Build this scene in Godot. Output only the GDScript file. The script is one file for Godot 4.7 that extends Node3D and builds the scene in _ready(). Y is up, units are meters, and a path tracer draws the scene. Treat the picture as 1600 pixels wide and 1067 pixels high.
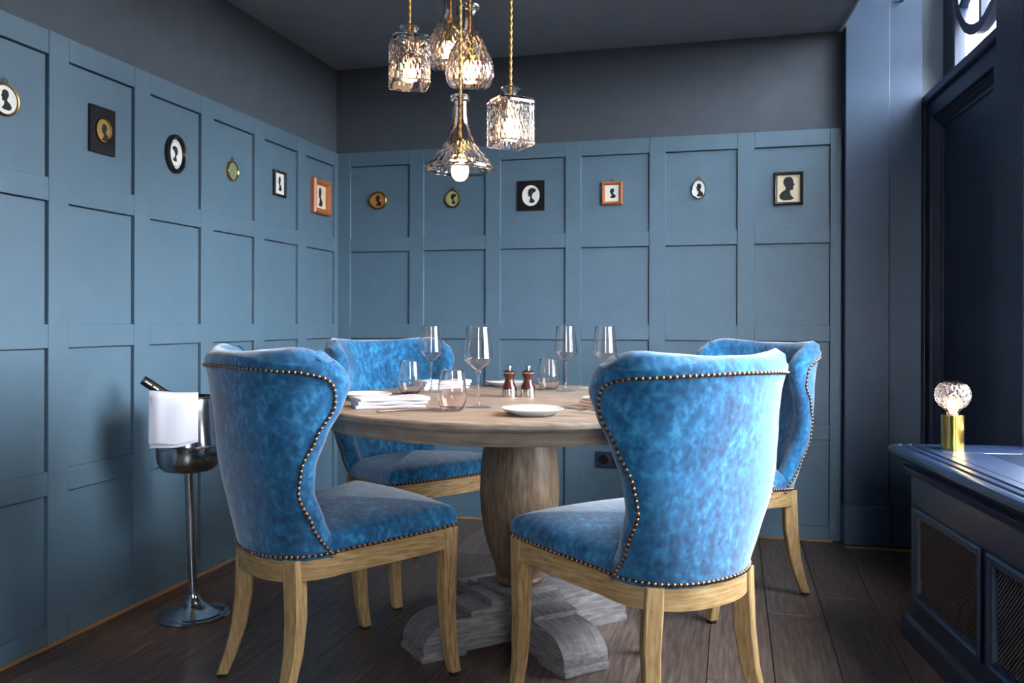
extends Node3D

# ---------------------------------------------------------------- geometry kit
class Geo:
	var v := PackedVector3Array()
	var t := PackedInt32Array()
	var xf := Transform3D.IDENTITY

	func pt(p: Vector3) -> int:
		v.append(xf * p)
		return v.size() - 1

	func tri(a: int, b: int, c: int) -> void:
		t.append(a); t.append(b); t.append(c)

	func quad(a: int, b: int, c: int, d: int) -> void:
		tri(a, b, c); tri(a, c, d)

	# turn the triangles added since t0 so that the closed piece faces outwards (clockwise fronts)
	func outward(t0: int) -> void:
		var vol := 0.0
		if t.size() <= t0: return
		var o := v[t[t0]]
		for k in range(t0, t.size(), 3):
			vol += (v[t[k]] - o).dot((v[t[k + 1]] - o).cross(v[t[k + 2]] - o))
		if vol > 0.0:
			for k in range(t0, t.size(), 3):
				var s := t[k + 1]; t[k + 1] = t[k + 2]; t[k + 2] = s

	# rings of equal size joined in order
	func loft(rings: Array, cap0 := true, cap1 := true, closed := false) -> void:
		var t0 := t.size()
		var n: int = rings[0].size()
		var first := v.size()
		for r in rings:
			for p in r: pt(p)
		var m: int = rings.size()
		for i in (m if closed else m - 1):
			var a := first + i * n
			var b := first + ((i + 1) % m) * n
			for k in n:
				var k2 := (k + 1) % n
				quad(a + k, a + k2, b + k2, b + k)
		if not closed:
			if cap0: fan(rings[0], first)
			if cap1: fan(rings[m - 1], first + (m - 1) * n)
			# reverse the first cap so that both look out
			if cap0:
				pass
		outward_mixed(t0)

	func fan(ring: Array, base: int) -> void:
		var c := Vector3.ZERO
		for p in ring: c += p
		var ci := pt(c / ring.size())
		for k in ring.size():
			tri(ci, base + k, base + (k + 1) % ring.size())

	# make neighbouring triangles agree, then face outwards
	func outward_mixed(t0: int) -> void:
		var edges := {}
		var cnt := (t.size() - t0) / 3
		for f in cnt:
			for e in 3:
				var a := t[t0 + f * 3 + e]; var b := t[t0 + f * 3 + (e + 1) % 3]
				var key := Vector2i(mini(a, b), maxi(a, b))
				if not edges.has(key): edges[key] = []
				edges[key].append(f)
		var seen := PackedByteArray(); seen.resize(cnt)
		for f0 in cnt:
			if seen[f0]: continue
			var stack := [f0]; seen[f0] = 1
			while stack:
				var f: int = stack.pop_back()
				for e in 3:
					var a := t[t0 + f * 3 + e]; var b := t[t0 + f * 3 + (e + 1) % 3]
					for g in edges[Vector2i(mini(a, b), maxi(a, b))]:
						if seen[g]: continue
						seen[g] = 1
						for e2 in 3:
							if t[t0 + g * 3 + e2] == a and t[t0 + g * 3 + (e2 + 1) % 3] == b:
								var s := t[t0 + g * 3 + 1]; t[t0 + g * 3 + 1] = t[t0 + g * 3 + 2]; t[t0 + g * 3 + 2] = s
								break
						stack.append(g)
		outward(t0)

	func box(c: Vector3, s: Vector3, bev := 0.0) -> void:
		var h := s * 0.5
		if bev <= 0.0:
			var t0 := t.size(); var f := v.size()
			for i in 8: pt(c + Vector3(h.x if i & 1 else -h.x, h.y if i & 2 else -h.y, h.z if i & 4 else -h.z))
			for q in [[0, 1, 3, 2], [5, 4, 6, 7], [4, 0, 2, 6], [1, 5, 7, 3], [2, 3, 7, 6], [4, 5, 1, 0]]:
				quad(f + q[0], f + q[1], f + q[2], f + q[3])
			outward(t0)
			return
		var t1 := t.size(); var id := {}
		for sx in [-1, 1]:
			for sy in [-1, 1]:
				for sz in [-1, 1]:
					var cc := Vector3(sx, sy, sz)
					for ax in 3:
						var p := Vector3(cc.x * (h.x - bev), cc.y * (h.y - bev), cc.z * (h.z - bev))
						p[ax] = cc[ax] * h[ax]
						id[[sx, sy, sz, ax]] = pt(c + p)
					tri(id[[sx, sy, sz, 0]], id[[sx, sy, sz, 1]], id[[sx, sy, sz, 2]])
		for ax in 3:
			var b := (ax + 1) % 3; var d := (ax + 2) % 3
			for s1 in [-1, 1]:
				var q := []
				for pr in [[-1, -1], [1, -1], [1, 1], [-1, 1]]:
					var k := [0, 0, 0, ax]; k[ax] = s1; k[b] = pr[0]; k[d] = pr[1]
					q.append(id[k])
				quad(q[0], q[1], q[2], q[3])
				for s2 in [-1, 1]:   # chamfer along axis ax between faces b and d
					var k1 := [0, 0, 0, b]; k1[ax] = -1; k1[b] = s1; k1[d] = s2
					var k2 := k1.duplicate(); k2[ax] = 1
					var k3 := k2.duplicate(); k3[3] = d
					var k4 := k1.duplicate(); k4[3] = d
					quad(id[k1], id[k2], id[k3], id[k4])
		outward_mixed(t1)

	# profile of (radius, y), turned round y
	var cut := ""       # pattern cut into a turned shape, and its height scale
	var cut_f := 1.0
	func wave(p: Vector2, a: float) -> float:
		var y := p.y / cut_f
		if cut == "square":
			if p.x < 0.035: return p.x
			var q := pow(pow(absf(cos(a)), 7.0) + pow(absf(sin(a)), 7.0), -1.0 / 7.0)
			var c := 0.0
			if p.x > 0.055 and y > 0.01 and y < 0.125: c = 0.004 * absf(sin(14.0 * a + y * 70.0)) * absf(sin(14.0 * a - y * 70.0)) + 0.0015 * absf(sin(10.0 * a))
			return p.x * q - c
		if cut == "round":
			if p.x < 0.03 or y > 0.2: return p.x
			return p.x - (0.003 * absf(sin(7.0 * a + 2.2 * sin(y * 28.0))) + 0.0028 * absf(sin(13.0 * a + y * 90.0)) * absf(sin(13.0 * a - y * 90.0))) * smoothstep(0.03, 0.05, p.x)
		if cut == "funnel":
			if p.x < 0.036 or y < 0.014: return p.x
			return p.x - (0.0026 * absf(sin(10.0 * a)) + 0.003 * absf(sin(12.0 * a + y * 80.0)) * absf(sin(12.0 * a - y * 80.0))) * smoothstep(0.036, 0.055, p.x)
		if cut == "globe":
			return p.x - 0.005 * absf(sin(8.0 * a + y * 110.0)) * absf(sin(8.0 * a - y * 110.0)) * smoothstep(0.018, 0.04, p.x)
		return p.x

	func lathe(prof: Array, seg := 32) -> void:
		var t0 := t.size(); var f := v.size(); var rows := []
		for p in prof:
			if p.x < 1e-5:
				rows.append([pt(Vector3(0, p.y, 0))])
				continue
			var row := []
			for k in seg:
				var a := TAU * k / seg
				var r := wave(p, a)
				row.append(pt(Vector3(cos(a) * r, p.y, sin(a) * r)))
			rows.append(row)
		for i in rows.size() - 1:
			var a: Array = rows[i]; var b: Array = rows[i + 1]
			for k in seg:
				var k2 := (k + 1) % seg
				if a.size() == 1 and b.size() == 1: continue
				if a.size() == 1: tri(a[0], b[k], b[k2])
				elif b.size() == 1: tri(a[k], b[0], a[k2])
				else: quad(a[k], b[k], b[k2], a[k2])
		outward(t0)

	func tube(path: Array, r: float, seg := 8) -> void:
		var rings := []
		for i in path.size():
			var d: Vector3 = (path[mini(i + 1, path.size() - 1)] - path[maxi(i - 1, 0)]).normalized()
			var u := d.cross(Vector3.UP if absf(d.y) < 0.9 else Vector3.RIGHT).normalized()
			var w := d.cross(u)
			var ring := []
			for k in seg:
				var a := TAU * k / seg
				ring.append(path[i] + (u * cos(a) + w * sin(a)) * r)
			rings.append(ring)
		loft(rings)

	# polygon in the xy plane pushed from z0 to z1
	func prism(poly: PackedVector2Array, z0: float, z1: float) -> void:
		var t0 := t.size(); var f := v.size(); var n := poly.size()
		for p in poly: pt(Vector3(p.x, p.y, z0))
		for p in poly: pt(Vector3(p.x, p.y, z1))
		var tr := Geometry2D.triangulate_polygon(poly)
		for k in range(0, tr.size(), 3):
			tri(f + tr[k], f + tr[k + 1], f + tr[k + 2])
			tri(f + n + tr[k], f + n + tr[k + 2], f + n + tr[k + 1])
		for k in n:
			var k2 := (k + 1) % n
			quad(f + k, f + k2, f + n + k2, f + n + k)
		outward_mixed(t0)

	func mesh(crease := 35.0) -> ArrayMesh:
		var nt := t.size() / 3
		var fn := PackedVector3Array(); fn.resize(nt)
		var fu := PackedVector3Array(); fu.resize(nt)
		var adj := []; adj.resize(v.size())
		for f in nt:
			var a := v[t[f * 3]]; var b := v[t[f * 3 + 1]]; var c := v[t[f * 3 + 2]]
			fn[f] = (c - a).cross(b - a)
			fu[f] = fn[f].normalized()
			for e in 3:
				var i := t[f * 3 + e]
				if adj[i] == null: adj[i] = PackedInt32Array([f])
				else: adj[i].append(f)
		var ov := PackedVector3Array(); var on := PackedVector3Array(); var oi := PackedInt32Array()
		var lim := cos(deg_to_rad(crease)); var known := {}
		for f in nt:
			for e in 3:
				var i := t[f * 3 + e]
				var n := Vector3.ZERO
				for g in adj[i]:
					if fu[f].dot(fu[g]) >= lim: n += fn[g]
				n = n.normalized()
				if n == Vector3.ZERO: n = fu[f] if fu[f] != Vector3.ZERO else Vector3.UP
				var key := [i, Vector3i((n * 200.0).round())]
				if not known.has(key):
					known[key] = ov.size(); ov.append(v[i]); on.append(n)
				oi.append(known[key])
		var arr := []; arr.resize(Mesh.ARRAY_MAX)
		arr[Mesh.ARRAY_VERTEX] = ov; arr[Mesh.ARRAY_NORMAL] = on; arr[Mesh.ARRAY_INDEX] = oi
		var m := ArrayMesh.new()
		m.add_surface_from_arrays(Mesh.PRIMITIVE_TRIANGLES, arr)
		return m

# ---------------------------------------------------------------- scene kit
var taken := {}
func numbered(called: String) -> String:
	taken[called] = taken.get(called, -1) + 1
	return called if taken[called] == 0 else "%s_%03d" % [called, taken[called]]

func part(called: String, shape, m: Material, parent: Node, crease := 35.0) -> MeshInstance3D:
	var o := MeshInstance3D.new()
	o.name = called
	o.mesh = shape if shape is Mesh else shape.mesh(crease)
	o.material_override = m
	parent.add_child(o, true)
	return o

func thing(called: String, label: String, category: String, at := Vector3.ZERO, turn := 0.0, group := "") -> Node3D:
	var o := Node3D.new()
	o.name = numbered(called)
	add_child(o)
	o.position = at; o.rotation.y = turn
	o.set_meta("label", label); o.set_meta("category", category)
	if group: o.set_meta("group", group)
	return o

func struct(called: String, label := "") -> Node3D:
	var o := Node3D.new()
	o.name = called
	add_child(o)
	o.set_meta("kind", "structure")
	if label: o.set_meta("label", label)
	return o

func stuff(o: Node) -> Node:
	o.set_meta("kind", "stuff")
	return o

func boxmesh(s: Vector3, bev: float) -> ArrayMesh:
	var key := "%s %s" % [s.snappedf(0.0005), bev]
	if not box_cache.has(key):
		var g := Geo.new(); g.box(Vector3.ZERO, s, bev)
		box_cache[key] = g.mesh(10.0)
	return box_cache[key]
var box_cache := {}

func block(called: String, c: Vector3, s: Vector3, bev: float, m: Material, parent: Node) -> MeshInstance3D:
	var o := part(called, boxmesh(s, bev), m, parent)
	o.position = c
	return o

# ---------------------------------------------------------------- materials
func mat(c: Color, rough := 0.5, metal := 0.0, spec := 0.5) -> StandardMaterial3D:
	var m := StandardMaterial3D.new()
	m.albedo_color = c; m.roughness = rough; m.metallic = metal; m.metallic_specular = spec
	return m

func noise_image(size: Vector2i, freq: float, seed_: int, oct := 4, stretch := Vector2(1, 1)) -> Image:
	var n := FastNoiseLite.new()
	n.seed = seed_; n.frequency = freq; n.fractal_octaves = oct
	n.noise_type = FastNoiseLite.TYPE_SIMPLEX_SMOOTH
	var im := n.get_seamless_image(size.x, size.y, false, false, 0.2)
	if stretch != Vector2(1, 1):
		im.resize(int(size.x * stretch.x), int(size.y * stretch.y), Image.INTERPOLATE_CUBIC)
	return im

func ramp_tex(ims: Array, weights: Array, cols: Array) -> ImageTexture:
	var w: int = ims[0].get_width(); var h: int = ims[0].get_height()
	var out := Image.create(w, h, true, Image.FORMAT_RGB8)
	var g := Gradient.new()
	g.offsets = PackedFloat32Array(); g.colors = PackedColorArray()
	for k in cols.size(): g.add_point(float(k) / (cols.size() - 1), cols[k])
	for y in h:
		for x in w:
			var s := 0.0
			for k in ims.size(): s += weights[k] * (ims[k].get_pixel(x % ims[k].get_width(), y % ims[k].get_height()).r - 0.5)
			out.set_pixel(x, y, g.sample(clampf(0.5 + s, 0.0, 1.0)))
	out.generate_mipmaps()
	return ImageTexture.create_from_image(out)

func triplanar(m: StandardMaterial3D, tex: Texture2D, scale_: Vector3, world := false) -> StandardMaterial3D:
	m.albedo_texture = tex
	m.uv1_triplanar = true; m.uv1_world_triplanar = world
	m.uv1_scale = scale_
	return m

var M := {}
var N := {}
func paint(a: Color, rough: float, spec: float) -> StandardMaterial3D:
	var m := mat(Color.WHITE, rough, 0.0, spec)
	return triplanar(m, ramp_tex([N.mid, N.fine], [0.5, 0.25], [a.darkened(0.05), a, a.lightened(0.03)]), Vector3(0.9, 0.9, 0.9), true)

func wood(cols: Array, rough: float, scale_: Vector3, upright := false) -> StandardMaterial3D:
	return triplanar(mat(Color.WHITE, rough, 0.0, 0.4), ramp_tex([N.streak_v if upright else N.streak, N.streak2_v if upright else N.streak2, N.mid], [0.8, 0.45, 0.35], cols), scale_)

func make_materials() -> void:
	var fine := noise_image(Vector2i(256, 256), 0.09, 3, 4)
	var mid := noise_image(Vector2i(256, 256), 0.03, 5, 4)
	var coarse := noise_image(Vector2i(256, 256), 0.012, 7, 3)
	# painted joinery and walls
	N = {"fine": fine, "mid": mid}
	M.panel = paint(Color8(84, 108, 124), 0.5, 0.5)
	M.upper = paint(Color8(80, 86, 94), 0.8, 0.3)
	M.ceiling = paint(Color8(140, 143, 150), 0.9, 0.2)
	M.navy = paint(Color8(34, 44, 66), 0.42, 0.5)
	M.pilaster = paint(Color8(54, 74, 98), 0.5, 0.5)
	M.reveal = paint(Color8(150, 160, 166), 0.6, 0.4)
	M.cover = paint(Color8(22, 38, 64), 0.34, 0.6)
	# wood: streaks that run along one axis of the thing
	var streak := noise_image(Vector2i(64, 256), 0.06, 11, 5, Vector2(4, 1))
	var streak2 := noise_image(Vector2i(32, 256), 0.2, 13, 3, Vector2(8, 1))
	N.streak = streak; N.streak2 = streak2
	N.streak_v = streak.duplicate(); N.streak_v.rotate_90(CLOCKWISE)
	N.streak2_v = streak2.duplicate(); N.streak2_v.rotate_90(CLOCKWISE)
	var oak := [Color8(118, 88, 54), Color8(156, 122, 80), Color8(178, 146, 102), Color8(196, 168, 126)]
	var grey := [Color8(90, 77, 66), Color8(130, 114, 100), Color8(158, 142, 126), Color8(178, 164, 150)]
	var pale := [Color8(84, 78, 76), Color8(110, 104, 102), Color8(130, 124, 122), Color8(150, 145, 143)]
	M.oak_x = wood(oak, 0.5, Vector3(2.2, 6.5, 2.2))
	# streak texture: long along u, so planes are laid with the long axis chosen by the scale
	M.oak = wood(oak, 0.5, Vector3(6.5, 2.2, 6.5), true)
	M.table = wood(grey, 0.5, Vector3(1.0, 3.2, 3.2))
	M.column = wood([Color8(74, 59, 46), Color8(102, 83, 66), Color8(126, 106, 86), Color8(146, 127, 106)], 0.42, Vector3(5, 1.8, 5), true)
	M.base = wood(pale, 0.6, Vector3(2, 5, 5))
	M.planks = []
	for k in 5:
		var sh: float = [0.0, 0.06, 0.12, -0.04, 0.03][k]
		var cols := [Color8(62, 48, 42), Color8(84, 68, 60), Color8(102, 86, 77), Color8(122, 106, 96)]
		for q in 4: cols[q] = cols[q].darkened(sh) if sh >= 0 else cols[q].lightened(-sh)
		var m: StandardMaterial3D = wood(cols, 0.4, Vector3(4.0, 4.0, 0.9), true)
		m.uv1_offset = Vector3(0.37 * k, 0.0, 0.21 * k)
		M.planks.append(m)
	M.gap = mat(Color8(70, 56, 48), 0.8)
	M.bead = mat(Color8(150, 118, 82), 0.5)
	# velvet
	var crush := noise_image(Vector2i(256, 256), 0.045, 21, 5)
	var vel := triplanar(mat(Color.WHITE, 0.75, 0.0, 0.25), ramp_tex([crush, fine, coarse], [0.85, 0.5, 0.5], [Color8(6, 48, 80), Color8(16, 76, 114), Color8(31, 104, 146), Color8(74, 148, 190)]), Vector3(3.0, 2.1, 3.0))
	vel.rim_enabled = true; vel.rim = 1.0; vel.rim_tint = 0.5
	M.velvet = vel
	M.nail = mat(Color8(150, 118, 96), 0.3, 1.0)
	M.gimp = mat(Color8(34, 22, 24), 0.8)
	M.shoe = mat(Color8(25, 20, 18), 0.7)
	# metals
	M.steel = mat(Color8(190, 192, 196), 0.14, 1.0)
	M.cutlery = mat(Color8(200, 200, 204), 0.34, 0.9)
	M.brass = mat(Color8(212, 176, 92), 0.16, 1.0)
	M.old_brass = mat(Color8(150, 118, 66), 0.35, 1.0)
	M.gold_cord = mat(Color8(196, 152, 62), 0.6, 0.0, 0.6)
	# glass
	var pane := mat(Color(1, 1, 1, 0.03), 0.02)
	pane.transparency = BaseMaterial3D.TRANSPARENCY_ALPHA
	M.pane = pane
	var crystal := mat(Color(1.0, 0.97, 0.96, 0.0), 0.0)
	crystal.refraction_enabled = true; crystal.refraction_scale = 0.05
	M.crystal = crystal
	M.glass = crystal
	# table and pictures
	M.white = mat(Color8(226, 226, 228), 0.35)
	M.china = mat(Color8(222, 226, 228), 0.12, 0.0, 0.6)
	M.linen = triplanar(mat(Color.WHITE, 0.9, 0.0, 0.2), ramp_tex([fine], [0.3], [Color8(196, 196, 204), Color8(210, 210, 218), Color8(220, 220, 226)]), Vector3(9, 9, 9))
	M.black = mat(Color8(22, 20, 22), 0.3)
	M.ink = mat(Color8(20, 20, 24), 0.7)
	M.paper = mat(Color8(224, 222, 214), 0.8)
	M.cream = mat(Color8(222, 204, 172), 0.8)
	M.amber = mat(Color8(176, 112, 48), 0.3)
	M.gilt = mat(Color8(196, 158, 92), 0.3, 0.6)
	M.olive = mat(Color8(168, 164, 104), 0.35)
	M.sage = mat(Color8(120, 130, 100), 0.25)
	M.tan = mat(Color8(170, 96, 48), 0.4)
	M.walnut = mat(Color8(66, 28, 18), 0.22, 0.0, 0.6)
	M.cap_silver = mat(Color8(200, 196, 190), 0.18, 1.0)
	M.bottle = mat(Color8(18, 16, 20), 0.25)
	M.wire = mat(Color8(120, 116, 114), 0.45, 0.6)
	M.socket = mat(Color8(34, 50, 72), 0.4)
	var bulb := mat(Color8(255, 225, 180), 0.3)
	bulb.emission_enabled = true; bulb.emission = Color8(255, 205, 150); bulb.emission_energy_multiplier = 9.0
	M.bulb = bulb

const HEAD := 1.05
const XL := -2.1515
const ZB := -4.3562
const CEIL := 2.456
const WAIN := 1.985
const TOP := 0.79

func _ready() -> void:
	# ---------------- camera
	var cam := Camera3D.new()
	cam.name = "camera"
	add_child(cam)
	var yaw := 0.2549; var roll := 0.0027
	var fwd := Vector3(-sin(yaw), 0, -cos(yaw)); var rt := Vector3(cos(yaw), 0, -sin(yaw))
	var r2 := rt * cos(roll) + Vector3.UP * sin(roll); var u2 := Vector3.UP * cos(roll) - rt * sin(roll)
	cam.transform = Transform3D(Basis(r2, u2, -fwd), Vector3(0, HEAD, 0))
	cam.near = 0.05; cam.far = 100.0
	cam.projection = Camera3D.PROJECTION_FRUSTUM
	cam.size = 2.0 * 0.05 * (533.5 / 1330.0)
	cam.frustum_offset = Vector2(0, -0.05 * 29.8 / 1330.0)
	cam.current = true
	# ---------------- sky and exposure
	var we := WorldEnvironment.new()
	we.name = "world_environment"
	var env := Environment.new()
	var sky := Sky.new(); var sm := ProceduralSkyMaterial.new()
	sm.sky_top_color = Color(0.9, 0.95, 1.0); sm.sky_horizon_color = Color(0.95, 0.97, 1.0)
	sm.ground_horizon_color = Color(0.16, 0.16, 0.165); sm.ground_bottom_color = Color(0.13, 0.13, 0.135)
	sm.sun_angle_max = 0.0
	sky.sky_material = sm
	env.background_mode = Environment.BG_SKY; env.sky = sky
	env.background_energy_multiplier = 36.0
	env.ambient_light_source = Environment.AMBIENT_SOURCE_DISABLED
	env.tonemap_mode = Environment.TONE_MAPPER_LINEAR
	env.tonemap_exposure = 1.0
	env.sdfgi_enabled = true; env.ssao_enabled = true; env.ssil_enabled = true
	we.environment = env
	add_child(we)
	# ---------------- the place
	make_materials()
	build_room()
	build_window_wall()
	build_table()
	build_chairs()
	build_cover()
	build_wine_stand()
	build_pendants()
	build_pictures()
	build_tableware()
	build_small()

# ---------------------------------------------------------------- room
func fit(parent: Node, at: Transform3D, called: String, c: Vector3, s: Vector3, bev: float) -> void:
	var o := part(called, boxmesh(s, bev), M.panel, parent)
	o.transform = Transform3D(at.basis, at * c)

func wainscot(parent: Node, turn: Basis, origin: Vector3, bays: int, first: float, pitch: float, stile: float, lead: float, tail: float) -> void:
	# local x runs along the wall, z out of it
	var at := Transform3D(turn, origin)
	var row_top := [1.9087, 1.4377, 0.9628, 0.4901]; var row_bot := [1.513, 1.040, 0.566, 0.0726]
	var pw := pitch - stile
	for k in bays:
		var x0 := first + k * pitch
		for r in 4:
			fit(parent, at, "panel", Vector3(x0 + pw / 2 - 0.002, (row_top[r] + row_bot[r]) / 2 - 0.002, 0.005), Vector3(pw - 0.004, row_top[r] - row_bot[r] - 0.004, 0.01), 0.0)
		var rails := [[row_top[0], WAIN], [row_top[1], row_bot[0]], [row_top[2], row_bot[1]], [row_top[3], row_bot[2]], [0.008, row_bot[3]]]
		for r in rails:
			fit(parent, at, "rail", Vector3(x0 + pw / 2, (r[0] + r[1]) / 2, 0.011), Vector3(pw - 0.0016, r[1] - r[0], 0.0215), 0.0012)
		var sw := stile if k < bays - 1 else tail
		fit(parent, at, "stile", Vector3(x0 + pw + sw / 2, WAIN / 2 + 0.004, 0.0112), Vector3(sw, WAIN - 0.008, 0.0225), 0.0012)
	fit(parent, at, "stile", Vector3(first - lead / 2, WAIN / 2 + 0.004, 0.0112), Vector3(lead, WAIN - 0.008, 0.0225), 0.0012)

func build_room() -> void:
	# floor of wide boards along z
	var floor_ := struct("floor", "dark brown wide plank floor")
	block("subfloor", Vector3(-0.4, -0.06, -1.3), Vector3(4.4, 0.09, 6.6), 0.0, M.gap, floor_)
	var rng := RandomNumberGenerator.new(); rng.seed = 4
	var pw := 0.196
	for i in 19:
		var x := -2.25 + pw * (i + 0.5) + 0.018
		var z := -4.45 - rng.randf() * 0.9
		while z < 1.9:
			var ln: float = [1.9, 1.5, 2.1][rng.randi() % 3]
			var z1 := minf(z + ln, 1.95); var z0 := maxf(z, -4.5)
			if z1 - z0 > 0.05:
				var o := part("plank", boxmesh(Vector3(pw - 0.0022, 0.02, z1 - z0 - 0.002), 0.0016), M.planks[rng.randi() % 5], floor_)
				o.position = Vector3(x, -0.01, (z0 + z1) / 2)
			z += ln
	# left wall: slab, painted upper part, wainscot below
	var wl := struct("wall_left", "blue grey panelled wall with a dark painted upper part")
	block("plaster", Vector3(XL - 0.06, 1.5, -1.3), Vector3(0.12, 3.2, 6.5), 0.0, M.upper, wl)
	var left := Basis(Vector3(0, 0, 1), Vector3.UP, Vector3(-1, 0, 0))   # local x -> +z would face -x; turned below
	left = Basis(Vector3(0, 0, -1), Vector3.UP, Vector3(1, 0, 0))
	# along -z: first panel edge at z = 0.4715 counted back from the corner grid
	var zfirst := -2.355 + 0.4045 * 8
	wainscot(wl, left, Vector3(XL, 0, 0), 13, -zfirst, 0.4045, 0.085, 0.085, 0.06)
	var wb := struct("wall_back", "blue grey panelled wall with a dark painted upper part")
	block("plaster", Vector3(-0.73, 1.5, ZB - 0.06), Vector3(3.1, 3.2, 0.12), 0.0, M.upper, wb)
	wainscot(wb, Basis.IDENTITY, Vector3(0, 0, ZB), 6, -2.056, 0.4305, 0.0805, 0.0755, 0.05)
	for a in [["trim_1", Vector3(XL + 0.026, 0.006, -1.6), Vector3(0.011, 0.012, 5.4)], ["trim_2", Vector3(-0.84, 0.006, ZB + 0.026), Vector3(2.6, 0.012, 0.011)], ["trim_3", Vector3(0.69, 0.006, -4.243), Vector3(0.37, 0.012, 0.012)]]:
		var t := struct(a[0], "thin pale wood bead along the foot of the panelling")
		block("bead", a[1], a[2], 0.002, M.bead, t)
	# ceiling: over the room, its edge follows the facade; the window bay is higher
	var ce := struct("ceiling", "dark grey blue ceiling ending in a bead before the windows")
	var g := Geo.new()
	g.xf = Transform3D(Basis(Vector3(1, 0, 0), Vector3(0, 0, 1), Vector3(0, -1, 0)), Vector3(0, CEIL, 0))
	g.prism(PackedVector2Array([Vector2(XL - 0.1, ZB - 0.1), Vector2(0.487, ZB - 0.1), Vector2(0.96, 1.95), Vector2(XL - 0.1, 1.95)]), 0.0, -0.7)
	part("ceiling_board", g, M.ceiling, ce)
	g = Geo.new()
	g.tube([Vector3(0.489, CEIL - 0.006, -4.33), Vector3(0.955, CEIL - 0.006, 1.9)], 0.011, 8)
	part("ceiling_bead", g, M.ceiling, ce)
	g = Geo.new()
	g.xf = Transform3D(Basis(Vector3(1, 0, 0), Vector3(0, 0, 1), Vector3(0, -1, 0)), Vector3(0, 3.0, 0))
	g.prism(PackedVector2Array([Vector2(0.3, ZB - 0.1), Vector2(0.9, ZB - 0.1), Vector2(0.98, -3.1), Vector2(1.7, 1.95), Vector2(0.8, 1.95)]), 0.0, -0.1)
	part("bay_ceiling", g, M.ceiling, ce)
	var wf := struct("wall_front", "plain dark wall on the camera side of the room")
	block("plaster", Vector3(-1.05, 1.5, 1.96), Vector3(2.9, 3.3, 0.12), 0.0, M.upper, wf)
	block("plaster", Vector3(1.55, 1.5, 1.96), Vector3(0.5, 3.3, 0.12), 0.0, M.upper, wf)
	block("plaster", Vector3(0.85, 0.42, 1.96), Vector3(0.9, 1.14, 0.12), 0.0, M.upper, wf)
	block("plaster", Vector3(0.85, 2.73, 1.96), Vector3(0.9, 0.84, 0.12), 0.0, M.upper, wf)
	var w3 := struct("added_window_3", "unseen window added behind the camera to let in fill light")  # added opening out of view, brightens the back wall, floor and chair legs
	block("pane", Vector3(0.85, 1.65, 1.96), Vector3(0.9, 1.32, 0.004), 0.0, M.pane, w3)
	for x in [0.42, 0.85, 1.28]: block("mullion", Vector3(x, 1.65, 1.96), Vector3(0.04, 1.32, 0.05), 0.003, M.navy, w3)

# ---------------------------------------------------------------- facade: pilaster, door with transom, windows
func facade(deg: float, at: Vector3) -> Transform3D:
	# local x runs along the wall towards the camera, z points into the room, y up
	var a := deg_to_rad(deg)
	return Transform3D(Basis(Vector3(sin(a), 0, cos(a)), Vector3.UP, Vector3(-cos(a), 0, sin(a))), at)

func sweep(path: Array, out: Array, prof: Array, closed := false) -> Geo:
	# profile of (out, up) carried along a path with mitred corners; out = direction of the profile's x at each point
	var g := Geo.new(); var rings := []
	for i in path.size():
		var ring := []
		for p in prof: ring.append(path[i] + out[i] * p.x + Vector3.UP * p.y)
		rings.append(ring)
	g.loft(rings, true, true, closed)
	return g

func rect_mould(w: float, h: float, prof: Array) -> Geo:
	# moulding round a rectangle in the xy plane, centred; profile (inwards, out of the plane)
	var g := Geo.new(); var rings := []
	for c in [Vector2(-1, -1), Vector2(1, -1), Vector2(1, 1), Vector2(-1, 1)]:
		var ring := []
		for p in prof: ring.append(Vector3(c.x * (w / 2 - p.x), c.y * (h / 2 - p.x), p.y))
		rings.append(ring)
	g.loft(rings, false, false, true)
	return g

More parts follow.
